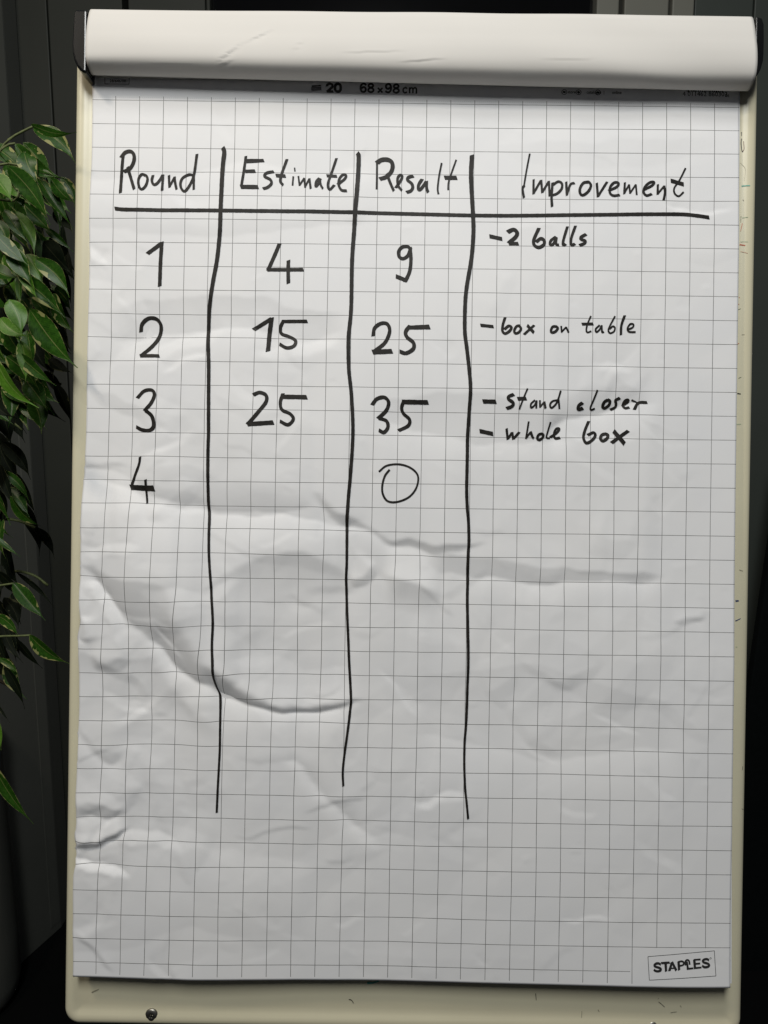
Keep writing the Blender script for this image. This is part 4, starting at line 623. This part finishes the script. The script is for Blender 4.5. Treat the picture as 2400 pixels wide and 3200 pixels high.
for x0, z0, x1, z1, a_ in ((-20.3,49.2,-17.5,51.4,.035),(-17.5,51.2,-14.6,52.9,.035),(-20.5,48.9,-18.6,49.6,.03),(-12.4,50.4,-11.6,51.8,.02),(-2,49.5,3,49.9,.02),(-8,50.3,-1,50.6,.015),(12,49.9,18,50.0,.012),(-28,49.3,-22,49.2,.012)):
    nz += pcrease(x0, z0, x1, z1, a_*2.2, 0.30)
Dp = Dp+nz*fr_*1.0+0.10*fr_*np.sin(Xp*0.09+1.0)
ro = fast_grid('flipped_sheet', np.stack([Xp/100, -Dp/100, Zp/100], -1), np.stack([Xp/100, Zp/100], -1), M['back'], pad)
solid(ro, 0.0002, 0); ro['label'] = 'written sheets turned over the top in a bulging fold'
# one more flipped sheet just inside, its edge showing at the right end
ro2 = fast_grid('flipped_sheet', np.stack([(Xp+0.05)/100, -(Dp-0.22)/100, (Zp-0.02)/100], -1)[60:150], np.stack([Xp/100, Zp/100], -1)[60:150], M['paper'], pad)
ro2['label'] = 'inner sheet of the turned-over fold'

# marker stains on the board
mkm = {}
for col, w, pts in [["black",0.066,[[34.02,44.54],[34.04,44.15]]],["black",0.083,[[34.03,43.85],[34.0,43.32],[34.1,42.57],[34.19,42.46]]],["brown",0.066,[[34.12,42.49],[34.28,42.74],[34.23,43.57]]],["grey",0.025,[[33.97,41.33],[34.35,40.84],[34.44,40.34],[34.34,39.43]]],["teal",0.133,[[34.13,38.9],[34.9,38.89]]],["grey",0.066,[[34.26,37.49],[34.36,37.32]]],["pale",0.1,[[34.24,35.58],[34.77,35.61]]],["green",0.05,[[34.11,35.75],[34.1,35.12]]],["red",0.066,[[34.25,34.99],[34.1,34.2]]],["pale",0.083,[[34.12,33.09],[34.82,33.05]]],["red",0.133,[[34.04,32.81],[34.54,32.67]]],["pink",0.066,[[34.14,32.08],[34.81,31.84]]],["red",0.066,[[34.07,27.27],[34.14,27.27]]],["red",0.083,[[34.02,26.57],[34.09,26.57]]],["green",0.05,[[34.0,26.0],[34.24,26.11]]],["grey",0.066,[[34.38,23.37],[34.63,23.37]]],["red",0.083,[[33.94,22.41],[34.14,22.48]]],["green",0.066,[[34.16,18.83],[34.39,18.95]]],["black",0.133,[[34.07,17.25],[34.37,17.18]]],["pale",0.116,[[34.04,14.02],[34.46,14.03]]],["grey",0.091,[[34.54,-1.22],[34.87,-1.33]]],["blue",0.196,[[34.26,-4.5],[34.52,-4.46]]],["blue",0.106,[[34.27,-6.59],[34.73,-6.31]]],["pale",0.091,[[34.33,-9.31],[34.47,-9.31]]],["black",0.054,[[35.25,-21.8],[35.2,-22.2]]],["black",0.041,[[35.22,-26.26],[35.44,-26.36],[35.58,-26.17]]],["teal",0.254,[[-3.74,-45.34],[-3.17,-45.3],[-2.57,-45.12]]],["black",0.085,[[-5.67,-47.11],[-5.39,-47.19],[-5.18,-47.5]]],["black",0.071,[[13.98,-46.16],[14.05,-46.88]]],["black",0.05,[[26.92,-46.83],[27.23,-47.06],[27.57,-47.37]]],["grey",0.05,[[26.84,-46.55],[26.96,-46.42]]],["black",0.04,[[28.21,-47.97],[28.51,-47.9],[28.87,-47.86]]],["grey",0.106,[[-32.8,-46.8],[-32.05,-46.46]]],["grey",0.085,[[20.57,-47.77],[20.69,-47.97]]],["grey",0.056,[[18.87,-47.94],[18.83,-48.85]]],["grey",0.06,[[29.21,-47.18],[29.33,-47.38]]]]:
    o = mesh_obj('marker_stain', *ribbon([(w, w*0.7, pts)], surf='board'), M['st_'+col], bo)
    o.location.y = -0.0006
    xs_ = [p[0] for p in pts]
    if max(xs_) > 33.4 or min(xs_) < -34.4:     # on the raised rim: follow its height
        me = o.data
        for v_ in me.vertices:
            ins = HW-abs(v_.co.x); v_.co.y = float(np.interp(ins, [a for a, b in prof[2:]], [b for a, b in prof[2:]]))-0.0003+0.0006
    o['label'] = col.replace('pale', 'pale green')+' marker stain'

# ---------------------------------------------------------------- the plant
plant = root('weeping_fig', 'weeping fig with cream-edged drooping leaves left of the flipchart', 'plant', Matrix.Translation((-0.95, 0.95, 0)))
PI_ = plant.matrix_world.inverted() @ CHART
def leaf_mesh(length, width, seed, fold=0.25, droop=0.15, curl=0.0, nl=14, nw=8):
    r = random.Random(seed); V, F, UVs = [], [], []
    asym = r.uniform(-0.11, 0.11); wav = r.uniform(0.0, 0.05); ph = r.uniform(0, 6)
    for i in range(nl+1):
        s = i/nl
        body = math.sin(math.pi*min(1, s/0.86)**0.80)**0.85 if s < 0.86 else 0
        tip = 0.075*(1-s)/0.14 if s > 0.80 else 0
        wd = max(body if s < 0.86 else 0, min(0.10, tip if s > 0.80 else 0))
        if s > 0.72 and s <= 0.86: wd = max(wd, 0.10)
        wd = wd*width/2 if 0 < s < 1 else 0.0003
        zz = -droop*length*s*s+curl*length*math.sin(3*s)
        xc = asym*length*math.sin(math.pi*s)-asym*0.5*length*max(0, s-0.75)*2
        for j in range(nw+1):
            a = (j/nw-0.5)*2
            V.append((xc+a*wd, s*length, zz+fold*abs(a)*wd+wav*width*math.sin(9*s+ph+a*2)*abs(a)))
            UVs.append((0.5+a*0.5, s))
    for i in range(nl):
        for j in range(nw):
            b = i*(nw+1)+j; F.append((b, b+1, b+nw+2, b+nw+1))
    return V, F, UVs
LEAVES = [[-39.0,-3.0,42.9,-34.4,-3.0,41.8,0.8,1.0],[-41.5,3.0,45.6,-36.7,3.0,41.7,2.0,1.0],[-42.5,1.0,42.8,-37.1,1.0,38.9,1.8,1.3],[-42.0,-1.0,39.3,-37.7,-1.0,33.6,2.1,0.8],[-41.0,1.0,40.2,-38.1,1.0,39.3,0.6,1.0],[-41.6,5.0,40.7,-37.7,5.0,35.5,1.3,0.6],[-40.0,4.0,40.5,-37.2,4.0,37.6,1.4,1.2],[-42.4,-4.0,37.4,-40.1,-4.0,34.7,1.8,1.6],[-41.6,6.0,40.5,-39.5,6.0,35.1,1.0,0.5],[-45.0,3.0,37.5,-41.3,3.0,31.6,1.7,0.6],[-43.1,0.0,35.4,-40.3,0.0,31.8,1.3,1.0],[-44.3,9.0,36.9,-42.0,9.0,33.2,1.6,0.3],[-42.0,8.0,36.1,-38.9,8.0,33.6,0.9,0.5],[-43.4,1.0,32.3,-41.3,1.0,30.0,1.2,1.0],[-40.2,1.0,30.6,-36.4,1.0,26.7,1.9,1.1],[-44.3,0.0,29.3,-41.2,0.0,28.3,1.7,1.2],[-41.5,0.0,28.5,-36.6,0.0,24.3,2.0,1.0],[-41.0,-1.0,28.3,-40.7,-1.0,25.1,0.8,1.0],[-40.0,-5.0,24.7,-38.5,-5.0,21.1,1.8,1.8],[-38.9,-3.0,24.3,-34.0,-3.0,18.4,2.6,1.1],[-39.9,-8.0,18.6,-35.7,-8.0,13.6,1.4,2.0],[-41.5,2.0,23.3,-41.3,2.0,18.1,1.7,1.3],[-40.3,-7.0,25.6,-39.6,-7.0,18.4,2.0,1.8],[-52.2,25.0,22.5,-47.1,25.0,16.0,2.2,0.2],[-49.8,22.0,21.8,-49.3,22.0,16.8,1.8,0.2],[-45.7,20.0,20.3,-43.8,20.0,15.2,1.4,0.2],[-55.7,28.0,21.0,-53.6,28.0,14.5,1.7,0.1],[-55.2,22.0,14.3,-51.2,22.0,6.8,2.8,0.2],[-51.7,18.0,8.8,-48.1,18.0,4.8,1.1,0.6],[-51.5,16.0,9.6,-49.3,16.0,3.9,1.3,0.4],[-53.7,24.0,7.5,-51.1,24.0,2.6,1.3,0.2],[-55.4,30.0,2.4,-52.1,30.0,-2.7,1.2,0.1],[-53.3,30.0,1.1,-50.1,30.0,-3.1,1.3,0.1],[-45.3,3.0,1.1,-42.2,3.0,-1.1,0.5,1.1],[-48.4,14.0,-5.2,-44.3,14.0,-9.6,1.7,0.6],[-53.8,25.0,-7.7,-52.5,25.0,-11.9,1.6,0.2],[-53.4,26.0,-5.0,-48.4,26.0,-9.8,0.7,0.1],[-43.6,8.0,-10.6,-39.0,8.0,-13.9,1.7,1.0],[-52.3,24.0,-13.7,-49.1,24.0,-17.9,1.0,0.2],[-51.0,15.0,-14.9,-47.9,15.0,-16.7,0.8,0.5],[-52.7,18.0,-20.7,-50.4,18.0,-23.5,0.4,0.3],[-41.2,-4.0,-17.1,-40.5,-4.0,-19.9,0.8,1.8],[-45.7,4.0,-24.2,-41.3,4.0,-30.8,1.4,1.0],[-46.2,5.0,-8.0,-43.1,5.0,-10.3,1.2,0.9],[-54.5,20.0,21.0,-51.8,20.0,14.8,1.5,0.4],[-44.4,12.0,25.6,-43.0,12.0,22.1,1.4,0.6],[-45.4,16.0,22.9,-42.0,16.0,21.1,1.3,0.4],[-48.4,22.0,22.3,-45.6,22.0,18.5,1.4,0.2],[-53.0,20.0,22.3,-50.9,20.0,17.7,1.4,0.3],[-55.8,24.0,18.6,-54.0,24.0,12.1,1.6,0.2],[-44.3,6.0,25.3,-44.5,6.0,21.0,1.2,0.8],[-43.7,14.0,34.3,-41.6,14.0,28.9,1.5,0.3],[-43.1,14.0,39.1,-41.1,14.0,32.8,1.3,0.4],[-43.7,12.0,30.6,-40.6,12.0,26.4,1.4,0.4],[-45.9,14.0,37.5,-44.2,14.0,32.8,1.5,0.3],[-46.3,10.0,38.3,-43.6,10.0,33.8,1.4,0.4],[-48.6,10.0,37.5,-46.6,10.0,32.6,1.6,0.5],[-48.2,10.0,34.1,-45.9,10.0,30.0,1.6,0.4],[-49.5,12.0,31.3,-47.1,12.0,27.1,1.7,0.3],[-45.4,8.0,42.0,-43.5,8.0,37.2,1.4,0.5],[-47.1,6.0,39.7,-45.8,6.0,33.9,1.6,0.7],[-45.8,12.0,40.6,-43.8,12.0,36.0,1.1,0.3],[-41.0,10.0,34.6,-39.6,10.0,30.9,1.1,0.4],[-46.2,4.0,32.5,-44.4,4.0,29.7,1.4,0.9],[-44.3,10.0,28.9,-42.0,10.0,25.9,1.2,0.5],[-47.3,6.0,44.0,-45.6,6.0,42.6,0.9,0.9],[-39.8,7.0,41.6,-38.3,7.0,38.4,1.2,0.7],[-46.9,20.0,43.4,-43.9,20.0,39.9,2.1,0.3],[-54.6,18.4,37.1,-52.2,18.4,31.9,2.3,0.6],[-53.3,18.4,47.2,-51.9,18.4,43.0,2.2,0.6],[-48.4,17.3,26.5,-45.1,17.3,23.5,2.1,0.2],[-51.7,18.4,28.8,-48.5,18.4,23.4,2.4,0.9],[-44.1,6.4,21.7,-43.6,6.4,16.6,2.2,0.9],[-45.9,10.8,33.1,-43.1,10.8,28.8,2.4,0.3],[-53.4,17.5,25.3,-49.3,17.5,20.6,2.7,0.9],[-51.2,16.9,29.6,-49.5,16.9,24.6,2.4,0.9],[-45.5,7.5,19.0,-41.7,7.5,16.1,1.8,0.2],[-47.5,10.3,33.9,-42.6,10.3,30.1,1.8,0.3],[-42.8,5.9,18.2,-39.6,5.9,16.1,1.7,0.6],[-49.6,11.1,36.5,-48.2,11.1,31.6,2.0,0.6],[-53.4,16.2,46.5,-52.8,16.2,40.3,2.4,0.9],[-41.5,5.0,34.0,-38.1,5.0,30.3,2.4,0.2],[-47.6,9.2,19.2,-46.6,9.2,13.7,1.9,0.5],[-51.0,19.4,50.4,-47.1,19.4,47.3,1.8,0.9],[-46.5,7.6,40.2,-45.6,7.6,35.3,1.8,0.6],[-50.2,15.5,24.1,-47.1,15.5,20.8,2.3,0.9],[-43.5,7.6,24.4,-41.4,7.6,19.8,1.9,0.3],[-54.3,18.5,48.5,-54.0,18.5,43.6,2.4,0.5],[-49.9,17.1,23.2,-45.0,17.1,18.1,2.3,0.9],[-45.6,4.1,38.0,-42.1,4.1,34.4,2.1,0.9],[-52.0,14.1,38.9,-47.9,14.1,35.9,2.1,0.2],[-44.0,14.0,31.3,-41.7,14.0,28.3,2.2,0.5],[-52.8,19.3,25.1,-51.1,19.3,18.4,2.2,0.5],[-49.7,15.1,42.1,-45.5,15.1,39.0,2.2,0.5],[-47.1,12.5,22.6,-44.8,12.5,18.0,2.1,0.2],[-47.8,5.9,36.7,-46.0,5.9,31.4,1.9,0.5],[-50.7,14.1,17.7,-48.7,14.1,11.6,2.6,0.3],[-44.0,13.5,36.9,-41.3,13.5,32.3,2.5,0.3],[-46.9,16.5,37.6,-44.2,16.5,31.7,2.4,0.6],[-43.0,5.4,18.4,-40.5,5.4,15.1,2.1,0.6],[-44.7,9.7,32.6,-42.1,9.7,28.8,1.7,0.2],[-50.1,9.9,36.7,-45.2,9.9,32.7,2.2,0.2],[-44.9,9.7,22.2,-42.9,9.7,17.1,1.9,0.5],[-43.3,6.5,42.8,-39.6,6.5,37.9,1.9,0.6],[-48.8,18.8,45.5,-46.4,18.8,41.7,1.9,0.5],[-53.2,17.2,25.7,-50.7,17.2,22.0,2.5,0.9],[-50.6,15.5,28.8,-48.1,15.5,24.6,1.8,0.2],[-43.1,6.7,16.5,-41.6,6.7,12.6,1.9,0.6],[-49.3,19.0,48.4,-45.6,19.0,43.6,2.2,0.9],[-47.9,17.9,27.9,-44.8,17.9,23.5,2.5,0.9],[-47.5,8.4,40.1,-42.7,8.4,35.9,2.3,0.9],[-45.4,16.3,32.4,-44.0,16.3,27.5,2.3,0.6],[-54.0,19.1,29.4,-53.5,19.1,23.9,2.2,0.5],[-54.0,17.2,37.6,-48.7,17.2,32.9,1.8,0.6],[-54.2,19.4,31.7,-50.9,19.4,25.2,2.4,0.2],[-51.0,19.7,38.5,-46.0,19.7,33.2,2.2,0.2],[-46.0,9.8,18.3,-44.9,9.8,13.3,1.8,0.5],[-48.1,15.8,19.7,-44.3,15.8,15.8,2.4,0.5],[-43.1,6.8,43.0,-40.6,6.8,38.6,2.0,0.3],[-47.2,17.5,29.1,-42.9,17.5,24.4,2.0,0.5],[-46.8,11.0,34.7,-46.0,11.0,29.0,2.5,0.3],[-45.0,11.5,29.7,-42.0,11.5,25.6,2.1,0.6],[-43.5,4.6,38.1,-39.8,4.6,34.5,2.0,0.9],[-48.4,18.1,24.5,-45.3,18.1,20.7,2.0,0.3],[-47.3,4.4,17.2,-43.6,4.4,14.0,1.8,0.2],[-47.7,17.0,26.1,-44.0,17.0,21.5,1.8,0.5],[-52.2,14.9,38.6,-48.6,14.9,35.5,2.5,0.9],[-50.5,18.5,33.7,-45.6,18.5,28.4,2.7,0.6],[-52.5,15.3,32.8,-48.2,15.3,28.6,2.5,0.9],[-49.3,8.6,32.9,-46.1,8.6,29.1,2.5,0.6],[-48.6,8.9,36.5,-45.5,8.9,33.9,1.9,0.5],[-45.5,7.0,27.7,-42.7,7.0,24.4,2.2,0.6],[-47.6,18.3,45.0,-43.6,18.3,42.0,2.2,0.9],[-43.5,11.5,26.5,-40.5,11.5,23.0,2.2,0.3],[-48.0,10.8,31.2,-44.4,10.8,25.8,2.5,0.9],[-47.6,9.2,19.0,-44.6,9.2,16.0,1.7,0.9],[-48.9,10.4,42.2,-44.7,10.4,38.6,2.5,0.5],[-49.5,13.6,44.2,-45.3,13.6,39.3,2.1,0.6],[-46.9,15.3,38.1,-41.9,15.3,34.2,1.7,0.9],[-42.2,4.9,35.1,-41.3,4.9,29.2,1.7,0.6],[-45.6,9.4,37.9,-42.9,9.4,34.4,1.7,0.6],[-46.9,19.1,27.5,-43.6,19.1,24.1,2.1,0.2],[-48.8,14.7,33.6,-43.9,14.7,29.7,2.2,0.2],[-49.5,16.8,33.1,-46.9,16.8,28.3,2.2,0.3],[-46.4,9.3,17.2,-42.3,9.3,13.4,1.8,0.5],[-40.9,6.5,28.7,-38.4,6.5,23.9,1.7,0.5],[-48.9,7.9,35.1,-44.9,7.9,32.3,1.7,0.6],[-46.5,14.1,34.6,-43.9,14.1,30.8,2.3,0.5],[-47.6,9.2,43.8,-46.4,9.2,38.6,2.3,0.3],[-44.8,5.9,24.5,-44.3,5.9,18.8,1.9,0.9],[-54.5,18.5,34.3,-51.4,18.5,30.9,2.0,0.2],[-50.5,14.4,12.4,-50.5,14.4,7.3,1.7,0.2],[-49.3,15.8,5.5,-45.7,15.8,1.5,1.4,0.6],[-51.0,16.9,2.5,-50.8,16.9,-2.4,1.2,0.6],[-51.4,17.4,12.4,-47.8,17.4,7.8,1.8,0.1],[-53.7,19.1,-10.5,-53.8,19.1,-16.6,1.3,0.6],[-58.6,28.4,-17.1,-55.2,28.4,-20.9,1.7,0.2],[-53.1,22.7,18.1,-51.1,22.7,12.8,1.9,0.1],[-54.0,19.4,3.5,-52.7,19.4,-0.6,1.5,0.2],[-52.3,23.0,8.6,-49.7,23.0,2.9,1.3,0.4],[-51.0,14.7,-3.9,-47.1,14.7,-7.6,1.6,0.2],[-56.0,25.6,-3.8,-56.2,25.6,-10.3,1.3,0.1],[-55.6,22.1,8.2,-51.6,22.1,3.2,1.5,0.4],[-53.4,17.8,-11.2,-50.6,17.8,-16.4,1.3,0.1],[-51.9,16.4,-3.2,-51.9,16.4,-7.7,1.4,0.4],[-56.8,22.4,11.8,-55.7,22.4,6.9,1.5,0.4],[-49.5,14.3,-15.5,-46.8,14.3,-20.7,1.3,0.4],[-57.0,22.9,-7.8,-55.1,22.9,-11.8,1.9,0.4],[-56.1,26.2,-14.5,-53.8,26.2,-18.4,1.8,0.2],[-56.2,25.3,6.9,-55.3,25.3,0.5,2.0,0.2],[-56.0,24.8,6.5,-55.3,24.8,0.8,1.6,0.4],[-52.6,18.6,-10.8,-49.2,18.6,-15.9,1.2,0.1],[-60.7,29.3,10.3,-59.2,29.3,4.8,2.0,0.2],[-52.3,19.4,-11.8,-50.3,19.4,-15.8,1.2,0.4],[-53.7,21.8,-1.0,-51.3,21.8,-6.5,1.9,0.4],[-54.8,27.4,4.9,-50.9,27.4,0.7,1.6,0.1],[-55.2,23.6,-12.2,-51.9,23.6,-16.4,1.6,0.1],[-53.6,23.0,-16.5,-50.7,23.0,-21.8,1.8,0.6],[-53.9,18.8,4.5,-50.8,18.8,0.2,1.2,0.6],[-58.5,27.7,5.4,-58.6,27.7,-0.2,1.8,0.2],[-52.3,15.0,6.5,-49.3,15.0,2.0,1.3,0.6],[-54.0,18.7,-1.3,-53.9,18.7,-7.4,1.6,0.2],[-54.4,18.3,-5.7,-51.7,18.3,-11.0,1.5,0.1],[-52.5,19.6,-7.8,-50.1,19.6,-11.6,1.6,0.4],[-59.2,28.0,-8.4,-54.8,28.0,-13.5,1.7,0.2],[-54.3,17.6,-8.1,-52.4,17.6,-13.7,1.4,0.1],[-51.6,18.3,6.6,-48.4,18.3,3.0,1.5,0.6],[-54.0,18.7,17.4,-52.3,18.7,13.2,1.2,0.4],[-55.7,28.0,-12.2,-56.2,28.0,-17.7,1.6,0.2],[-45.5,1.8,37.9,-44.5,1.8,32.4,1.8,1.0],[-43.4,1.4,20.3,-39.7,1.4,16.6,1.9,1.2],[-41.4,0.7,41.8,-39.6,0.7,38.3,1.9,1.0],[-46.9,4.1,38.5,-46.1,4.1,33.8,1.5,1.2],[-43.6,3.8,22.8,-42.2,3.8,17.6,1.9,1.2],[-43.1,-0.3,23.6,-40.2,-0.3,19.5,1.9,1.2],[-42.5,-2.4,31.8,-39.2,-2.4,28.9,1.4,0.8],[-45.3,1.0,23.8,-42.8,1.0,21.0,1.5,1.2],[-44.8,1.9,38.5,-42.6,1.9,33.4,1.5,1.2],[-45.1,2.8,23.2,-43.0,2.8,19.5,1.6,0.8],[-42.6,3.6,43.9,-39.4,3.6,39.7,1.8,0.8],[-43.4,-1.0,38.0,-39.7,-1.0,35.5,1.9,1.6],[-43.3,1.9,36.1,-40.4,1.9,31.2,1.4,1.6],[-43.1,-2.7,38.9,-41.9,-2.7,34.0,1.5,1.2],[-41.2,0.3,27.6,-37.8,0.3,25.4,1.6,0.8],[-42.1,2.9,31.7,-39.9,2.9,28.3,1.9,1.6],[-42.8,-0.4,39.4,-40.3,-0.4,34.8,1.6,1.2],[-43.8,-0.6,34.2,-42.2,-0.6,30.6,1.4,1.0],[-41.6,-1.8,30.9,-39.0,-1.8,26.8,1.9,1.0],[-40.5,-1.4,21.4,-39.8,-1.4,17.2,1.5,1.6],[-40.9,-1.3,20.1,-36.8,-1.3,16.8,1.4,0.8],[-47.0,4.6,44.4,-43.0,4.6,41.3,1.9,1.0],[-41.0,-1.4,30.3,-38.6,-1.4,25.4,1.5,1.6],[-42.7,-0.0,32.3,-40.6,-0.0,28.6,1.9,1.2],[-43.3,4.7,42.9,-40.5,4.7,39.8,1.9,1.0],[-44.9,2.5,36.0,-43.6,2.5,30.9,2.0,1.0],[-44.2,2.8,41.9,-43.2,2.8,36.6,1.9,1.2],[-43.3,-1.7,20.0,-42.4,-1.7,16.1,1.6,1.2],[-42.7,-1.4,23.7,-39.5,-1.4,21.7,1.5,1.6],[-44.3,3.2,32.0,-42.9,3.2,26.7,1.9,1.6]]
BR = [[[-46.7,2.0,39.4],[-44.6,2.0,42.5],[-43.7,2.0,43.7],[-42.2,2.0,44.6],[-41.0,2.0,45.2]],[[-46.0,2.0,40.8],[-44.2,2.0,42.9],[-43.0,2.0,43.3]],[[-45.5,1.0,40.4],[-44.3,1.0,40.5],[-43.1,1.0,40.7],[-42.1,1.0,40.5],[-41.0,1.0,40.2],[-39.0,1.0,39.5]],[[-47.1,3.0,31.8],[-45.0,3.0,32.2],[-43.6,3.0,31.5],[-41.7,3.0,31.0],[-40.9,3.0,31.2]],[[-45.5,0.0,28.2],[-43.4,0.0,23.8],[-41.8,0.0,23.5],[-41.4,0.0,23.9]],[[-45.5,0.0,27.2],[-42.8,0.0,27.5],[-41.9,0.0,28.4],[-41.4,0.0,28.6]],[[-58.0,24.0,16.8],[-52.8,24.0,21.7],[-50.2,24.0,21.5],[-47.1,24.0,20.9]],[[-54.4,18.0,11.6],[-52.6,18.0,15.8],[-50.7,18.0,15.0],[-49.5,18.0,14.0]],[[-58.9,26.0,1.5],[-55.8,26.0,2.3],[-53.5,26.0,2.1],[-51.3,26.0,1.2]],[[-58.3,25.0,-6.0],[-55.2,25.0,-5.3],[-53.2,25.0,-4.8],[-50.8,25.0,-5.4],[-49.0,25.0,-6.7]],[[-52.5,14.0,-6.0],[-50.1,14.0,-5.6],[-48.3,14.0,-5.3]],[[-49.9,10.0,-11.7],[-48.0,10.0,-11.2],[-45.7,10.0,-11.1],[-44.4,10.0,-11.0]],[[-46.9,4.0,-25.5],[-45.5,4.0,-24.6]],[[-43.5,-2.0,35.8],[-41.1,-2.0,35.6],[-40.6,-2.0,36.5],[-40.9,-2.0,36.8]],[[-42.0,2.0,37.1],[-40.8,2.0,36.7],[-39.7,2.0,36.4]]]
rl_ = random.Random(21)
view = Vector((0, -1, 0))
def place_leaf(b, e, w, tone, roll=None, seed=0):
    b, e = Vector(b)/100, Vector(e)/100; d = e-b; L = d.length
    if roll is None: roll = rl_.uniform(-0.55, 0.55)
    dn = d.normalized(); side = dn.cross(view).normalized(); nrm_ = side.cross(dn).normalized()
    if nrm_.dot(view) < 0: nrm_ = -nrm_; side = -side
    Rm = Matrix.Rotation(roll, 3, dn); side, nrm_ = Rm @ side, Rm @ nrm_
    side = dn.cross(nrm_)
    m = Matrix(((side.x, dn.x, nrm_.x, b.x), (side.y, dn.y, nrm_.y, b.y), (side.z, dn.z, nrm_.z, b.z), (0,0,0,1)))
    wd = (w/100)/max(0.55, math.cos(roll))
    V, F, UVs = leaf_mesh(L*1.02, wd, seed, rl_.uniform(0.10, 0.42), rl_.uniform(0.02, 0.10), rl_.uniform(-0.04, 0.04))
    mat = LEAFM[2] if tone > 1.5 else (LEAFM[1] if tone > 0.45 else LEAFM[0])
    o = mesh_obj('leaf', V, F, mat, plant, True, UVs)
    o.matrix_parent_inverse = Matrix.Identity(4); o.matrix_local = PI_ @ m
    # leaf stalk
    return o
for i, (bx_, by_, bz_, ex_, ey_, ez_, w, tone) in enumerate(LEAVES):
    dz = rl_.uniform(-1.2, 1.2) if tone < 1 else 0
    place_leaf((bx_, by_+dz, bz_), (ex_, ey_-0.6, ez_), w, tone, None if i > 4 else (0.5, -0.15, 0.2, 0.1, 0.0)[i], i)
# the rest of the crown, unseen to the left and above, added to shade the plant, with some leaves behind those in view
for i in range(60):
    y = rl_.uniform(-8, 28); x = -2.6-0.5*(80.7+y)-rl_.uniform(4.5, 24); z = rl_.uniform(-20, 60)
    L = rl_.uniform(5, 8.5); a = rl_.uniform(-0.2, 1.0)
    place_leaf((x, y, z), (x+L*math.sin(a), y+rl_.uniform(-2, 2), z-L*math.cos(a)), rl_.uniform(1.6, 2.4), rl_.choice([0.5, 1.0, 1.0]), None, 500+i)
for k, b in enumerate(BR):
    V, F = tube([Vector(p)/100 for p in catmull(np.array(b), 1.0)], 0.0013 if k not in (6, 8, 9) else 0.002, 6)
    o = mesh_obj('stem', V, F, M['stem'], plant, True); o.matrix_local = PI_
# trunk, limbs and pot beside the easel
loc = lambda x, y, z: Vector((x+0.95, y-0.95, z))
V, F = tube([(0,0,0.30),(0.01,0.0,0.7),(-0.01,0.01,1.1),(0.02,0,1.5),(0.03,0,1.95)], [0.022,0.020,0.017,0.013,0.006], 10)
mesh_obj('trunk', V, F, M['trunk'], plant, True)
for k in range(9):
    z0 = 1.0+0.1*k; sx = 0.24+0.05*math.sin(k*2.1); yy = 0.16*math.sin(k*1.7)
    V, F = tube([(0.005,0,z0),(sx*0.5,yy*0.5,z0+0.13),(sx,yy,z0+0.14),(sx*1.35,yy*1.2,z0+0.06)], [0.006,0.005,0.004,0.002], 6)
    mesh_obj('branch', V, F, M['trunk'], plant, True)
mesh_obj('pot', *lathe([(0.12,0.001),(0.15,0.32),(0.16,0.33),(0.16,0.36),(0.145,0.36),(0.14,0.30)]), M['pot'], plant, True)
mesh_obj('soil', *lathe([(0.139,0.29),(0.10,0.305),(0.03,0.31)], 24), M['soil'], plant, True)
